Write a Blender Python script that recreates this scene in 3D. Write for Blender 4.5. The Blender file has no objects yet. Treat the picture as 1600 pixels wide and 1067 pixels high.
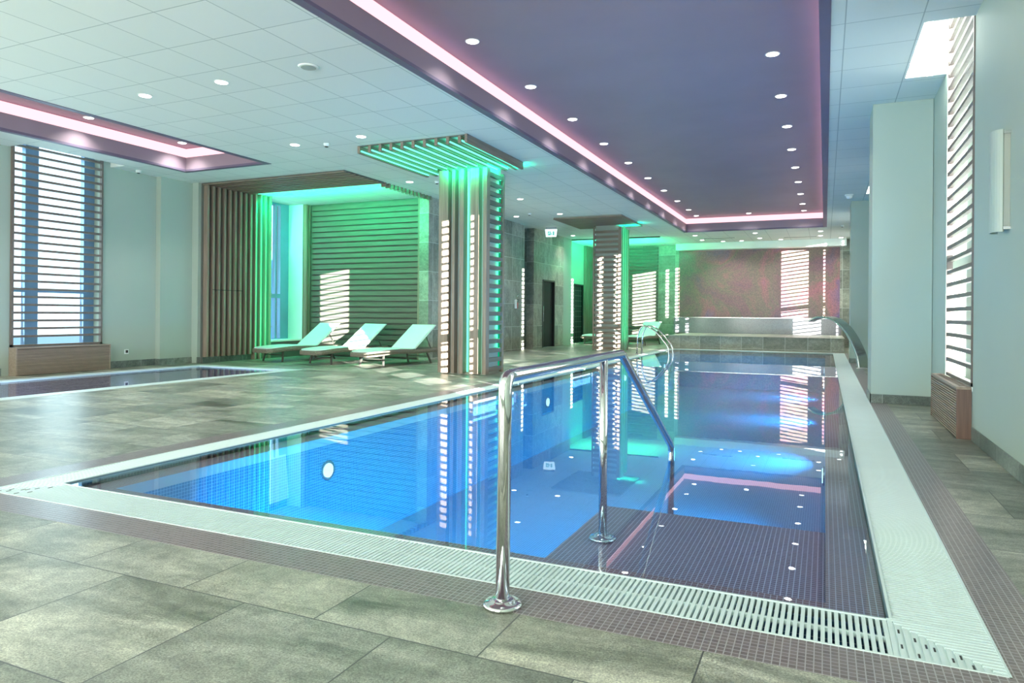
import bpy, bmesh, math, random
from mathutils import Vector, Matrix
random.seed(7)
C = bpy.context.scene.collection
SC = bpy.context.scene
PI = math.pi

# ------------------------------------------------------------------ camera
F_PX, CY_PX, EYE = 1092.4, 489.8, 1.1
yaw, roll = math.radians(24.1215), math.radians(0.4676)
fw = Vector((-math.sin(yaw), math.cos(yaw), 0)); r0 = Vector((math.cos(yaw), math.sin(yaw), 0)); u0 = Vector((0, 0, 1))
rt = math.cos(roll) * r0 + math.sin(roll) * u0
up = -math.sin(roll) * r0 + math.cos(roll) * u0
cam_d = bpy.data.cameras.new('camera')
cam = bpy.data.objects.new('camera', cam_d); C.objects.link(cam)
m3 = Matrix((rt, up, -fw)).transposed()
cam.matrix_world = Matrix.Translation((0, 0, EYE)) @ m3.to_4x4()
cam_d.sensor_width = 36.0; cam_d.lens = 36.0 * F_PX / 1600
cam_d.shift_y = -(533.5 - CY_PX) / 1600
cam_d.clip_start = 0.05; cam_d.clip_end = 300
SC.camera = cam

# ------------------------------------------------------------------ view
SC.view_settings.view_transform = 'Standard'
try: SC.view_settings.look = 'None'
except Exception: pass
SC.view_settings.gamma = 1.0
SC.view_settings.exposure = 0.38
SC.view_settings.use_curve_mapping = False
cy = SC.cycles
cy.max_bounces = 10; cy.diffuse_bounces = 5; cy.glossy_bounces = 5; cy.transmission_bounces = 6; cy.transparent_max_bounces = 16
cy.sample_clamp_indirect = 6.0
cy.caustics_reflective = False; cy.caustics_refractive = False
cy.use_denoising = True

# ------------------------------------------------------------------ world
W = bpy.data.worlds.new('sky'); SC.world = W; W.use_nodes = True
wn = W.node_tree.nodes; wl = W.node_tree.links
for n in list(wn): wn.remove(n)
wo = wn.new('ShaderNodeOutputWorld'); bg = wn.new('ShaderNodeBackground')
tc = wn.new('ShaderNodeTexCoord'); sp = wn.new('ShaderNodeSeparateXYZ'); rmp = wn.new('ShaderNodeValToRGB')
wl.new(tc.outputs['Generated'], sp.inputs[0]); wl.new(sp.outputs['Z'], rmp.inputs[0])
rmp.color_ramp.elements[0].position = 0.0; rmp.color_ramp.elements[0].color = (0.86, 0.95, 1.0, 1)
rmp.color_ramp.elements[1].position = 0.7; rmp.color_ramp.elements[1].color = (0.36, 0.66, 1.0, 1)
wl.new(rmp.outputs[0], bg.inputs[0]); bg.inputs[1].default_value = 1.9
wl.new(bg.outputs[0], wo.inputs[0])

# ------------------------------------------------------------------ sun (low, from the right-hand windows behind the camera)
SUN = Vector((-0.78, 0.625, -0.109)).normalized()
sd = bpy.data.lights.new('sun', 'SUN'); sd.energy = 52.0; sd.color = (1.0, 0.88, 0.82); sd.angle = math.radians(0.14)
so = bpy.data.objects.new('sun', sd); C.objects.link(so)
so.rotation_euler = SUN.to_track_quat('-Z', 'Y').to_euler(); so.location = (20, -15, 8)

def area(name, loc, direction, sx, sy, power, color, parent=None, spread=180):
    d = bpy.data.lights.new(name, 'AREA'); d.shape = 'RECTANGLE'; d.size = sx; d.size_y = sy
    d.energy = power; d.color = color; d.spread = math.radians(spread)
    o = bpy.data.objects.new(name, d); C.objects.link(o); o.location = loc
    o.rotation_euler = Vector(direction).to_track_quat('-Z', 'Y').to_euler()
    if parent: o.parent = parent
    return o
# area lamps added at the windows as daylight fill: (x, y centre, z centre, facing, width, height, watts)
DAY = (0.66, 0.94, 1.0)
for wy, ww, pw in ((4.4, 1.9, 60), (8.1, 1.4, 40), (13.3, 2.6, 110), (20.9, 1.7, 90), (25.6, 1.4, 90)):
    area('window_fill', (1.50, wy, 2.4), (-1, 0, 0.12), ww, 3.7, pw, (0.95, 1.0, 0.90))
for wy, ww, pw in ((1.2, 1.6, 50), (4.4, 1.6, 55), (7.96, 1.6, 60)):
    area('window_fill', (-12.62, wy, 2.2), (1, 0, 0.05), ww, 3.3, pw, DAY)
area('window_fill', (-12.5, 13.35, 2.0), (1, 0, -0.1), 1.0, 3.2, 9, (0.35, 0.75, 1.0))
for wx in (-9.5, -5.5, -1.5):
    area('window_fill', (wx, -3.9, 2.0), (0, 1, 0.12), 2.6, 3.2, 230, (1.0, 1.0, 0.88))  # unseen fill lamps behind the viewpoint

# ------------------------------------------------------------------ materials
def mat(name):
    m = bpy.data.materials.new(name); m.use_nodes = True
    nt = m.node_tree
    for n in list(nt.nodes): nt.nodes.remove(n)
    out = nt.nodes.new('ShaderNodeOutputMaterial')
    return m, nt, out
def N(nt, t, **k):
    n = nt.nodes.new(t)
    for a, b in k.items(): setattr(n, a, b)
    return n
def pbsdf(nt, out, color=None, rough=0.5, metal=0.0, spec=0.5):
    b = N(nt, 'ShaderNodeBsdfPrincipled')
    if color is not None: b.inputs['Base Color'].default_value = (*color, 1)
    b.inputs['Roughness'].default_value = rough; b.inputs['Metallic'].default_value = metal
    b.inputs['Specular IOR Level'].default_value = spec
    nt.links.new(b.outputs[0], out.inputs[0]); return b
def coords(nt, axes='xy', loc=(0, 0)):
    """world-metre coordinates remapped so that the two given axes become x and y"""
    t = N(nt, 'ShaderNodeTexCoord'); s = N(nt, 'ShaderNodeSeparateXYZ'); c = N(nt, 'ShaderNodeCombineXYZ')
    nt.links.new(t.outputs['Object'], s.inputs[0])
    for i, a in enumerate(axes):
        ad = N(nt, 'ShaderNodeMath', operation='ADD'); ad.inputs[1].default_value = loc[i]
        nt.links.new(s.outputs[a.upper()], ad.inputs[0]); nt.links.new(ad.outputs[0], c.inputs[i])
    return t, c
def noise(nt, vec, scale, detail=4, rough=0.55, dist=0.0):
    n = N(nt, 'ShaderNodeTexNoise'); n.inputs['Scale'].default_value = scale; n.inputs['Detail'].default_value = detail
    n.inputs['Roughness'].default_value = rough; n.inputs['Distortion'].default_value = dist
    if vec is not None: nt.links.new(vec, n.inputs['Vector'])
    return n
def ramp(nt, fac, stops):
    r = N(nt, 'ShaderNodeValToRGB'); e = r.color_ramp.elements
    while len(e) < len(stops): e.new(0.5)
    for i, (p, c) in enumerate(stops): e[i].position = p; e[i].color = (*c, 1)
    nt.links.new(fac, r.inputs[0]); return r
def mixc(nt, a, b, fac, mode='MIX'):
    m = N(nt, 'ShaderNodeMix', data_type='RGBA', blend_type=mode)
    for s, v in ((6, a), (7, b), (0, fac)):
        if hasattr(v, 'is_output') or isinstance(v, bpy.types.NodeSocket): nt.links.new(v, m.inputs[s])
        elif isinstance(v, (int, float)): m.inputs[s].default_value = v
        else: m.inputs[s].default_value = (*v, 1)
    return m.outputs[2]
def bump(nt, h, b, strength=0.2, dist=0.01):
    n = N(nt, 'ShaderNodeBump'); n.inputs['Strength'].default_value = strength; n.inputs['Distance'].default_value = dist
    nt.links.new(h, n.inputs['Height']); nt.links.new(n.outputs[0], b.inputs['Normal'])

def plain(name, color, rough=0.5, metal=0.0, spec=0.5, var=0.04, nscale=3.0):
    m, nt, out = mat(name); b = pbsdf(nt, out, color, rough, metal, spec)
    t = N(nt, 'ShaderNodeTexCoord'); n = noise(nt, t.outputs['Object'], nscale)
    lo = tuple(max(0, c * (1 - var)) for c in color); hi = tuple(min(1, c * (1 + var)) for c in color)
    r = ramp(nt, n.outputs['Fac'], ((0.3, lo), (0.7, hi)))
    nt.links.new(r.outputs[0], b.inputs['Base Color'])
    return m
def emis(name, color, strength):
    m, nt, out = mat(name); e = N(nt, 'ShaderNodeEmission'); e.inputs[0].default_value = (*color, 1); e.inputs[1].default_value = strength
    nt.links.new(e.outputs[0], out.inputs[0]); return m

def brick(nt, vec, bw, rh, mortar, c1, c2, cm, offset=0.0, bias=0.0, smooth=0.1):
    b = N(nt, 'ShaderNodeTexBrick'); b.offset = offset; b.offset_frequency = 2; b.squash = 1.0
    b.inputs['Scale'].default_value = 1.0; b.inputs['Brick Width'].default_value = bw; b.inputs['Row Height'].default_value = rh
    b.inputs['Mortar Size'].default_value = mortar; b.inputs['Mortar Smooth'].default_value = smooth; b.inputs['Bias'].default_value = bias
    b.inputs['Color1'].default_value = (*c1, 1); b.inputs['Color2'].default_value = (*c2, 1); b.inputs['Mortar'].default_value = (*cm, 1)
    nt.links.new(vec, b.inputs['Vector']); return b

def stone(name, axes, bw, rh, loc, offset, base_a, base_b, grout, rough=0.35, scale=1.0, mortar=0.003):
    m, nt, out = mat(name); b = pbsdf(nt, out, (0.3, 0.3, 0.3), rough)
    t, v = coords(nt, axes, loc)
    br = brick(nt, v.outputs[0], bw, rh, mortar, (0.0, 0.0, 0.0), (1, 1, 1), (0.5, 0.5, 0.5), offset)
    # per-tile random number shifts the cloud pattern so that no tile continues into the next
    add = N(nt, 'ShaderNodeVectorMath', operation='MULTIPLY_ADD'); add.inputs[1].default_value = (37, 23, 11)
    nt.links.new(br.outputs['Color'], add.inputs[0]); nt.links.new(t.outputs['Object'], add.inputs[2])
    st = N(nt, 'ShaderNodeMapping'); st.inputs['Scale'].default_value = (0.7, 2.2, 1.4); st.inputs['Rotation'].default_value = (0, 0, 0.5)
    nt.links.new(add.outputs[0], st.inputs[0])
    n1 = noise(nt, st.outputs[0], 1.3 * scale, 7, 0.66, 0.7); n2 = noise(nt, t.outputs['Object'], 130, 4, 0.85); n3 = noise(nt, add.outputs[0], 14, 6, 0.75, 0.6)
    c1 = ramp(nt, n1.outputs['Fac'], ((0.32, base_a), (0.5, tuple((x + y) / 2 for x, y in zip(base_a, base_b))), (0.66, base_b)))
    per = ramp(nt, br.outputs['Color'], ((0.0, (0.66, 0.68, 0.66)), (0.5, (1, 1, 1)), (1.0, (1.22, 1.18, 1.12))))
    c2 = mixc(nt, c1.outputs[0], per.outputs[0], 1.0, 'MULTIPLY')
    sp2 = ramp(nt, n2.outputs['Fac'], ((0.38, (0.50, 0.50, 0.50)), (0.62, (1.5, 1.5, 1.48))))
    sp3 = ramp(nt, n3.outputs['Fac'], ((0.36, (0.70, 0.70, 0.70)), (0.64, (1.28, 1.28, 1.26))))
    c3 = mixc(nt, mixc(nt, c2, sp2.outputs[0], 0.9, 'MULTIPLY'), sp3.outputs[0], 0.8, 'MULTIPLY')
    c4 = mixc(nt, c3, grout, br.outputs['Fac'])
    nt.links.new(c4, b.inputs['Base Color'])
    rr = N(nt, 'ShaderNodeMapRange'); rr.inputs['To Min'].default_value = rough - 0.08; rr.inputs['To Max'].default_value = rough + 0.15
    nt.links.new(n1.outputs['Fac'], rr.inputs[0]); nt.links.new(rr.outputs[0], b.inputs['Roughness'])
    bump(nt, n2.outputs['Fac'], b, 0.18, 0.004)
    return m

def mosaic(name, axes, c1, c2, grout, rough=0.25, size=0.0245, mortar=0.0019, blotch=None):
    m, nt, out = mat(name); b = pbsdf(nt, out, c1, rough)
    t, v = coords(nt, axes, (0.0, 0.0))
    br = brick(nt, v.outputs[0], size, size, mortar, c1, c2, grout, 0.0)
    col = br.outputs['Color']
    if blotch:
        n = noise(nt, t.outputs['Object'], 0.55, 5, 0.6, 0.6)
        r = ramp(nt, n.outputs['Fac'], blotch)
        n2 = noise(nt, t.outputs['Object'], 26, 2, 0.7)
        r2 = ramp(nt, n2.outputs['Fac'], ((0.3, (0.55, 0.6, 0.7)), (0.7, (1.5, 1.35, 1.3))))
        col = mixc(nt, r.outputs[0], r2.outputs[0], 0.8, 'MULTIPLY')
        col = mixc(nt, col, grout, br.outputs['Fac'])
    nt.links.new(col, b.inputs['Base Color'])
    inv = N(nt, 'ShaderNodeMath', operation='SUBTRACT'); inv.inputs[0].default_value = 1
    nt.links.new(br.outputs['Fac'], inv.inputs[1]); bump(nt, inv.outputs[0], b, 0.25, 0.001)
    return m

def wood(name, a, bcol, axis='z', rough=0.5):
    m, nt, out = mat(name); b = pbsdf(nt, out, a, rough)
    t = N(nt, 'ShaderNodeTexCoord'); mp = N(nt, 'ShaderNodeMapping')
    s = {'x': (1.2, 30, 30), 'y': (30, 1.2, 30), 'z': (30, 30, 1.2)}[axis]
    mp.inputs['Scale'].default_value = s; nt.links.new(t.outputs['Object'], mp.inputs[0])
    n = noise(nt, mp.outputs[0], 1.0, 5, 0.6, 0.4)
    r = ramp(nt, n.outputs['Fac'], ((0.3, a), (0.7, bcol))); nt.links.new(r.outputs[0], b.inputs['Base Color'])
    bump(nt, n.outputs['Fac'], b, 0.08, 0.002)
    return m

M = {}
M['paint'] = plain('light_tinted_paint', (0.41, 0.485, 0.415), 0.55, var=0.02, nscale=1.0)  # white-grey paint with the tinted light put into its colour
M['paint_white'] = plain('white_paint', (0.86, 0.90, 0.88), 0.5, var=0.02)
def ceiling_mat():
    m, nt, out = mat('ceiling_tiles'); b = pbsdf(nt, out, (0.7, 0.8, 0.8), 0.7)
    t, v = coords(nt, 'xy', (6.2 + 6.35 * 4, -7.14 + 0.675 * 40))
    br = brick(nt, v.outputs[0], 0.635, 0.675, 0.0055, (0.74, 0.79, 0.75), (0.78, 0.82, 0.78), (0.42, 0.48, 0.46), 0.0)
    n = noise(nt, t.outputs['Object'], 260, 2, 0.7)
    r = ramp(nt, n.outputs['Fac'], ((0.35, (0.93, 0.93, 0.93)), (0.6, (1.03, 1.03, 1.03))))
    nt.links.new(mixc(nt, br.outputs['Color'], r.outputs[0], 1.0, 'MULTIPLY'), b.inputs['Base Color'])
    return m
M['ceiling'] = ceiling_mat()
FA, FB = (0.11, 0.13, 0.10), (0.50, 0.50, 0.43)
M['floor'] = stone('slate_floor_tiles', 'xy', 0.655, 0.655, (1.01 + 0.3275 + 0.655 * 30, -2.0 + 0.655 * 30), 0.5, FA, FB, (0.10, 0.105, 0.10), 0.30)
M['tile_x'] = stone('stone_wall_tiles_side', 'yz', 0.65, 0.675, (0.1, -0.04), 0.0, (0.19, 0.20, 0.165), (0.42, 0.42, 0.36), (0.60, 0.62, 0.56), 0.38, mortar=0.005)
M['tile_y'] = stone('stone_wall_tiles_front', 'xz', 0.65, 0.675, (0.1, -0.04), 0.0, (0.19, 0.20, 0.165), (0.42, 0.42, 0.36), (0.60, 0.62, 0.56), 0.38, mortar=0.005)
M['skirt_x'] = stone('stone_skirting_side', 'yz', 0.655, 0.5, (0.2, 0.1), 0.0, (0.09, 0.12, 0.11), (0.22, 0.26, 0.24), (0.40, 0.44, 0.42), 0.3)
M['skirt_y'] = stone('stone_skirting_front', 'xz', 0.655, 0.5, (0.2, 0.1), 0.0, (0.09, 0.12, 0.11), (0.22, 0.26, 0.24), (0.40, 0.44, 0.42), 0.3)
PL1, PL2, PG = (0.135, 0.090, 0.105), (0.175, 0.115, 0.135), (0.42, 0.40, 0.46)
M['mos_xy'] = mosaic('plum_mosaic', 'xy', PL1, PL2, PG)
M['mos_deck'] = mosaic('grey_plum_deck_mosaic', 'xy', (0.165, 0.13, 0.13), (0.235, 0.185, 0.185), (0.42, 0.39, 0.40), 0.3)
M['mos_yz'] = mosaic('plum_mosaic_side', 'yz', PL1, PL2, PG)
M['mos_xz'] = mosaic('plum_mosaic_front', 'xz', PL1, PL2, PG)
M['feature'] = mosaic('iridescent_mosaic', 'xz', (0.2, 0.1, 0.12), (0.25, 0.14, 0.16), (0.10, 0.08, 0.09), 0.30, 0.025, 0.0019,
    blotch=((0.30, (0.15, 0.12, 0.19)), (0.42, (0.30, 0.14, 0.16)), (0.5, (0.25, 0.19, 0.14)), (0.58, (0.44, 0.16, 0.18)), (0.68, (0.20, 0.14, 0.30))))
M['ledge'] = mosaic('brown_rim_mosaic', 'xy', (0.26, 0.10, 0.105), (0.33, 0.135, 0.14), (0.66, 0.54, 0.58), 0.3)
M['stair'] = mosaic('violet_stair_mosaic', 'xy', (0.20, 0.11, 0.17), (0.26, 0.145, 0.22), (0.70, 0.64, 0.74), 0.3)
M['basin_xy'] = mosaic('blue_lit_mosaic', 'xy', (0.05, 0.17, 0.36), (0.08, 0.23, 0.44), (0.32, 0.50, 0.70), 0.3)  # plum mosaic tinted blue: the pool lamps' light is put into the colour
M['basin_yz'] = mosaic('blue_lit_mosaic_side', 'yz', (0.05, 0.17, 0.36), (0.08, 0.23, 0.44), (0.32, 0.50, 0.70), 0.3)
M['basin_xz'] = mosaic('blue_lit_mosaic_front', 'xz', (0.05, 0.17, 0.36), (0.08, 0.23, 0.44), (0.32, 0.50, 0.70), 0.3)
M['wood_z'] = wood('brown_slat_wood_upright', (0.20, 0.145, 0.11), (0.36, 0.27, 0.21), 'z')
M['wood_x'] = wood('brown_slat_wood_cross', (0.16, 0.115, 0.085), (0.30, 0.225, 0.175), 'x')
M['wood_y'] = wood('brown_slat_wood_long', (0.16, 0.115, 0.085), (0.30, 0.225, 0.175), 'y')
M['wood_pale_x'] = wood('pale_slat_wood_cross', (0.11, 0.10, 0.08), (0.18, 0.165, 0.135), 'x')
M['wood_pale_y'] = wood('pale_slat_wood_long', (0.11, 0.10, 0.08), (0.18, 0.165, 0.135), 'y')
M['conv_side'] = wood('dark_reddish_side_wood', (0.13, 0.075, 0.06), (0.22, 0.13, 0.10), 'z')
M['lamp_glass'] = plain('frosted_lamp_glass', (0.40, 0.47, 0.42), 0.3, var=0.02)
M['conv'] = wood('oak_convector_wood', (0.26, 0.195, 0.15), (0.40, 0.31, 0.245), 'y')
M['conv_dark'] = wood('dark_convector_gap', (0.10, 0.07, 0.055), (0.16, 0.12, 0.09), 'y')
M['backing'] = plain('dark_backing_board', (0.11, 0.115, 0.10), 0.6)
M['coreboard'] = plain('pale_column_core', (0.40, 0.42, 0.37), 0.5)
M['chrome'] = plain('polished_steel', (0.72, 0.73, 0.74), 0.07, 1.0, var=0.01)
M['brushed'] = plain('brushed_steel', (0.60, 0.61, 0.60), 0.22, 1.0, var=0.03, nscale=20)
M['white_pvc'] = plain('white_plastic_grating', (0.74, 0.86, 0.85), 0.4, var=0.02)
M['channel'] = plain('dark_gutter_channel', (0.20, 0.27, 0.27), 0.5)
M['black'] = plain('black_gap', (0.012, 0.014, 0.014), 0.4)
M['purple'] = plain('purple_plaster', (0.33, 0.25, 0.30), 0.5, var=0.06, nscale=0.8)
M['purple_dark'] = plain('dark_purple_trim', (0.15, 0.12, 0.19), 0.5, var=0.04)
M['led_pink'] = emis('pink_led', (1.0, 0.52, 0.58), 1.35)
M['led_green'] = emis('green_led', (0.12, 1.0, 0.62), 2.2)
M['led_green_dim'] = emis('dim_green_led', (0.0, 0.42, 0.18), 0.8)
M['led_white'] = emis('warm_white_lamp', (1.0, 0.98, 0.95), 6.0)
M['led_blue'] = emis('pool_lamp_glow', (0.45, 0.8, 1.0), 2.5)
M['frame_blue'] = plain('blue_grey_aluminium', (0.17, 0.30, 0.46), 0.35, 0.2)
M['frame_grey'] = plain('grey_aluminium', (0.30, 0.36, 0.40), 0.4, 0.3)
M['rattan'] = plain('brown_rattan', (0.20, 0.17, 0.13), 0.6, var=0.35, nscale=60)
M['sling'] = plain('white_woven_sling', (0.78, 0.86, 0.86), 0.6, var=0.03, nscale=80)
M['legmetal'] = plain('dark_lounger_metal', (0.12, 0.115, 0.10), 0.4, 0.4)
M['glossy_tile'] = mosaic('glossy_grey_mosaic', 'xz', (0.24, 0.23, 0.27), (0.30, 0.29, 0.33), (0.2, 0.2, 0.22), 0.12)
M['sign_green'] = emis('green_exit_panel', (0.02, 0.42, 0.36), 1.0)
M['sign_white'] = emis('lit_white_acrylic', (0.75, 1.0, 0.97), 1.3)
M['red'] = plain('red_plastic', (0.45, 0.08, 0.07), 0.35)
M['dkglass'] = plain('dark_door_glass', (0.012, 0.018, 0.018), 0.55, spec=0.2)
M['building_pale'] = plain('pale_render_facade', (0.85, 0.86, 0.84), 0.7, var=0.1, nscale=0.4)
M['building_win'] = plain('pale_blue_panes', (0.35, 0.50, 0.62), 0.2)
M['building_blue'] = plain('blue_glass_facade', (0.10, 0.42, 0.75), 0.3, var=0.15, nscale=0.5)
M['outside_ground'] = plain('pale_paving_outside', (0.45, 0.48, 0.48), 0.8)
M['slat_shade'] = plain('brown_window_slat', (0.17, 0.14, 0.125), 0.45, var=0.15, nscale=15)

def thin_fresnel(nt, ior):
    """Fresnel that gives the same reflectance from both sides of a thin sheet"""
    g = N(nt, 'ShaderNodeNewGeometry'); m = N(nt, 'ShaderNodeMapRange'); m.inputs['To Min'].default_value = ior; m.inputs['To Max'].default_value = 1 / ior
    nt.links.new(g.outputs['Backfacing'], m.inputs[0]); fr = N(nt, 'ShaderNodeFresnel'); nt.links.new(m.outputs[0], fr.inputs[0]); return fr
def glass_mat():
    m, nt, out = mat('window_glass'); tr = N(nt, 'ShaderNodeBsdfTransparent'); tr.inputs[0].default_value = (0.90, 0.96, 0.97, 1)
    gl = N(nt, 'ShaderNodeBsdfGlossy'); gl.inputs['Roughness'].default_value = 0.02
    fr = thin_fresnel(nt, 1.2); mx = N(nt, 'ShaderNodeMixShader')
    nt.links.new(fr.outputs[0], mx.inputs[0]); nt.links.new(tr.outputs[0], mx.inputs[1]); nt.links.new(gl.outputs[0], mx.inputs[2]); nt.links.new(mx.outputs[0], out.inputs[0])
    return m
M['glass'] = glass_mat()
def water_mat(name, tint, ripple):
    m, nt, out = mat(name); tr = N(nt, 'ShaderNodeBsdfTransparent'); tr.inputs[0].default_value = (*tint, 1)
    gl = N(nt, 'ShaderNodeBsdfGlossy'); gl.inputs['Roughness'].default_value = 0.0; gl.inputs[0].default_value = (0.96, 0.99, 1.0, 1)
    fr = thin_fresnel(nt, 1.42); mx = N(nt, 'ShaderNodeMixShader')
    t = N(nt, 'ShaderNodeTexCoord')
    n = noise(nt, t.outputs['Object'], 3.0, 3, 0.55, 0.3); bp = N(nt, 'ShaderNodeBump'); bp.inputs['Strength'].default_value = ripple; bp.inputs['Distance'].default_value = 0.01
    nt.links.new(n.outputs['Fac'], bp.inputs['Height'])
    nt.links.new(bp.outputs[0], gl.inputs['Normal']); nt.links.new(bp.outputs[0], fr.inputs['Normal'])
    nt.links.new(fr.outputs[0], mx.inputs[0]); nt.links.new(tr.outputs[0], mx.inputs[1]); nt.links.new(gl.outputs[0], mx.inputs[2]); nt.links.new(mx.outputs[0], out.inputs[0])
    return m
M['water'] = water_mat('pool_water', (0.76, 0.90, 1.0), 0.015)
M['water_small'] = water_mat('small_pool_water', (0.72, 0.84, 1.0), 0.03)

# ------------------------------------------------------------------ mesh helpers
class MB:
    def __init__(s): s.bm = bmesh.new()
    def box(s, x0, x1, y0, y1, z0, z1):
        if x0 > x1: x0, x1 = x1, x0
        if y0 > y1: y0, y1 = y1, y0
        if z0 > z1: z0, z1 = z1, z0
        v = [s.bm.verts.new(p) for p in ((x0, y0, z0), (x1, y0, z0), (x1, y1, z0), (x0, y1, z0), (x0, y0, z1), (x1, y0, z1), (x1, y1, z1), (x0, y1, z1))]
        for f in ((0, 3, 2, 1), (4, 5, 6, 7), (0, 1, 5, 4), (1, 2, 6, 5), (2, 3, 7, 6), (3, 0, 4, 7)): s.bm.faces.new([v[i] for i in f])
        return s
    def quad(s, *p):
        s.bm.faces.new([s.bm.verts.new(q) for q in p]); return s
    def bar(s, a, b, w, h, upv=(0, 0, 1)):
        """rectangular bar from a to b; w across, h along upv"""
        a, b = Vector(a), Vector(b); d = (b - a).normalized(); side = d.cross(Vector(upv)).normalized(); u = side.cross(d).normalized()
        c = [(-1, -1), (1, -1), (1, 1), (-1, 1)]
        va = [s.bm.verts.new(a + side * (i * w / 2) + u * (j * h / 2)) for i, j in c]
        vb = [s.bm.verts.new(b + side * (i * w / 2) + u * (j * h / 2)) for i, j in c]
        s.bm.faces.new(va[::-1]); s.bm.faces.new(vb)
        for i in range(4): s.bm.faces.new((va[i], va[(i + 1) % 4], vb[(i + 1) % 4], vb[i]))
        return s
    def tube(s, pts, r, n=16, cap=True):
        pts = [Vector(p) for p in pts]; rings = []
        ref = None
        for i, p in enumerate(pts):
            t = (pts[min(i + 1, len(pts) - 1)] - pts[max(i - 1, 0)]).normalized()
            if ref is None:
                ref = Vector((1, 0, 0)) if abs(t.x) < 0.8 else Vector((0, 1, 0))
            ref = (ref - t * ref.dot(t)).normalized(); bi = t.cross(ref)
            k = 1.0
            if 0 < i < len(pts) - 1:
                c = (pts[i] - pts[i - 1]).normalized().dot((pts[i + 1] - pts[i]).normalized()); k = 1 / max(0.5, math.sqrt((1 + c) / 2))
            ring = []
            for j in range(n):
                a = 2 * PI * j / n; off = ref * math.cos(a) * r + bi * math.sin(a) * r
                ring.append(s.bm.verts.new(p + off))
            rings.append(ring)
        for a, b in zip(rings, rings[1:]):
            for j in range(n):
                f = s.bm.faces.new((a[j], a[(j + 1) % n], b[(j + 1) % n], b[j])); f.smooth = True
        if cap: s.bm.faces.new(rings[0][::-1]); s.bm.faces.new(rings[-1])
        return s
    def lathe(s, c, prof, n=24):
        """prof = [(radius, z)] around the vertical axis through c"""
        c = Vector(c); rings = []
        for r, z in prof: rings.append([s.bm.verts.new(c + Vector((r * math.cos(2 * PI * j / n), r * math.sin(2 * PI * j / n), z))) for j in range(n)])
        for a, b in zip(rings, rings[1:]):
            for j in range(n):
                f = s.bm.faces.new((a[j], a[(j + 1) % n], b[(j + 1) % n], b[j])); f.smooth = True
        s.bm.faces.new(rings[0][::-1]); s.bm.faces.new(rings[-1]); return s
    def build(s, name, m, parent=None, bevel=0.0):
        s.bm.normal_update()
        bmesh.ops.recalc_face_normals(s.bm, faces=s.bm.faces[:])
        me = bpy.data.meshes.new(name); s.bm.to_mesh(me); s.bm.free()
        o = bpy.data.objects.new(name, me); C.objects.link(o); me.materials.append(M[m])
        if parent: o.parent = parent
        if bevel:
            b = o.modifiers.new('bevel', 'BEVEL'); b.width = bevel; b.segments = 2; b.limit_method = 'ANGLE'
        return o

def tag(o, label=None, cat=None, group=None, kind=None):
    if label: o['label'] = label
    if cat: o['category'] = cat
    if group: o['group'] = group
    if kind: o['kind'] = kind
    return o
def thing(name, label, cat, loc=(0, 0, 0), rz=0.0, group=None):
    o = bpy.data.objects.new(name, None); C.objects.link(o); o.location = loc; o.rotation_euler = (0, 0, rz); o.empty_display_size = 0.1
    return tag(o, label, cat, group)
def struct(o, label, cat):
    return tag(o, label, cat, kind='structure')
def copy_tree(o, parent=None):
    c = o.copy(); C.objects.link(c)
    if parent: c.parent = parent
    for ch in list(o.children): copy_tree(ch, c)
    return c
def cells(x0, x1, y0, y1, holes):
    """axis-aligned rectangles filling the area except the holes"""
    xs = sorted({x0, x1, *[v for h in holes for v in h[:2] if x0 < v < x1]}); ys = sorted({y0, y1, *[v for h in holes for v in h[2:] if y0 < v < y1]})
    for xa, xb in zip(xs, xs[1:]):
        for ya, yb in zip(ys, ys[1:]):
            cx, cy_ = (xa + xb) / 2, (ya + yb) / 2
            if not any(h[0] < cx < h[1] and h[2] < cy_ < h[3] for h in holes): yield xa, xb, ya, yb
def rounded(pts, rad, n=6):
    """polyline with corners rounded; rad per inner corner"""
    pts = [Vector(p) for p in pts]; out = [pts[0]]
    for i in range(1, len(pts) - 1):
        a, b, c = pts[i - 1], pts[i], pts[i + 1]; r = rad[i - 1] if isinstance(rad, (list, tuple)) else rad
        d1 = (a - b).normalized(); d2 = (c - b).normalized(); p1 = b + d1 * r; p2 = b + d2 * r
        for k in range(n + 1):
            t = k / n; out.append((1 - t) ** 2 * p1 + 2 * t * (1 - t) * b + t * t * p2)
    out.append(pts[-1]); return out

# ------------------------------------------------------------------ dimensions
XL, XR, Y0, Y1, ZC = -12.35, 1.21, -4.0, 27.3, 3.80
PX0, PX1, PY0, PY1 = -4.40, 0.22, 2.88, 22.55          # pool water edge
GX0, GX1, GY0, GY1 = -4.65, 0.53, 2.57, 22.85          # outside of the gutter
SX0, SX1, SY0, SY1 = -11.45, -9.32, 2.6, 10.25           # small pool water edge
TX0, TX1, TY0, TY1 = -11.68, -9.06, 2.35, 10.50          # outside of its rim
CX0, CX1, CY0, CY1 = -4.24, 0.03, 1.2, 23.2            # main coffer
LX0, LX1, LY0, LY1 = -11.40, -9.25, 1.2, 9.85            # small coffer
ALX, ALY = -12.0, 14.1                                 # first alcove: left wall, back wall
TWX = -8.4                                             # tiled wall
NOTCH = [(0.81, XR, 3.3, 5.60), (0.81, XR, 7.39, 9.05), (0.81, XR, 11.4, 14.85), (0.81, XR, 16.3, 17.25), (0.81, XR, 20.3, 22.4), (0.81, XR, 24.8, 26.5)]
LNOTCH = [(XL, -11.95, 0.4, 2.0), (XL, -11.95, 3.6, 5.2), (XL, -11.95, 7.16, 8.95)]

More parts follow.
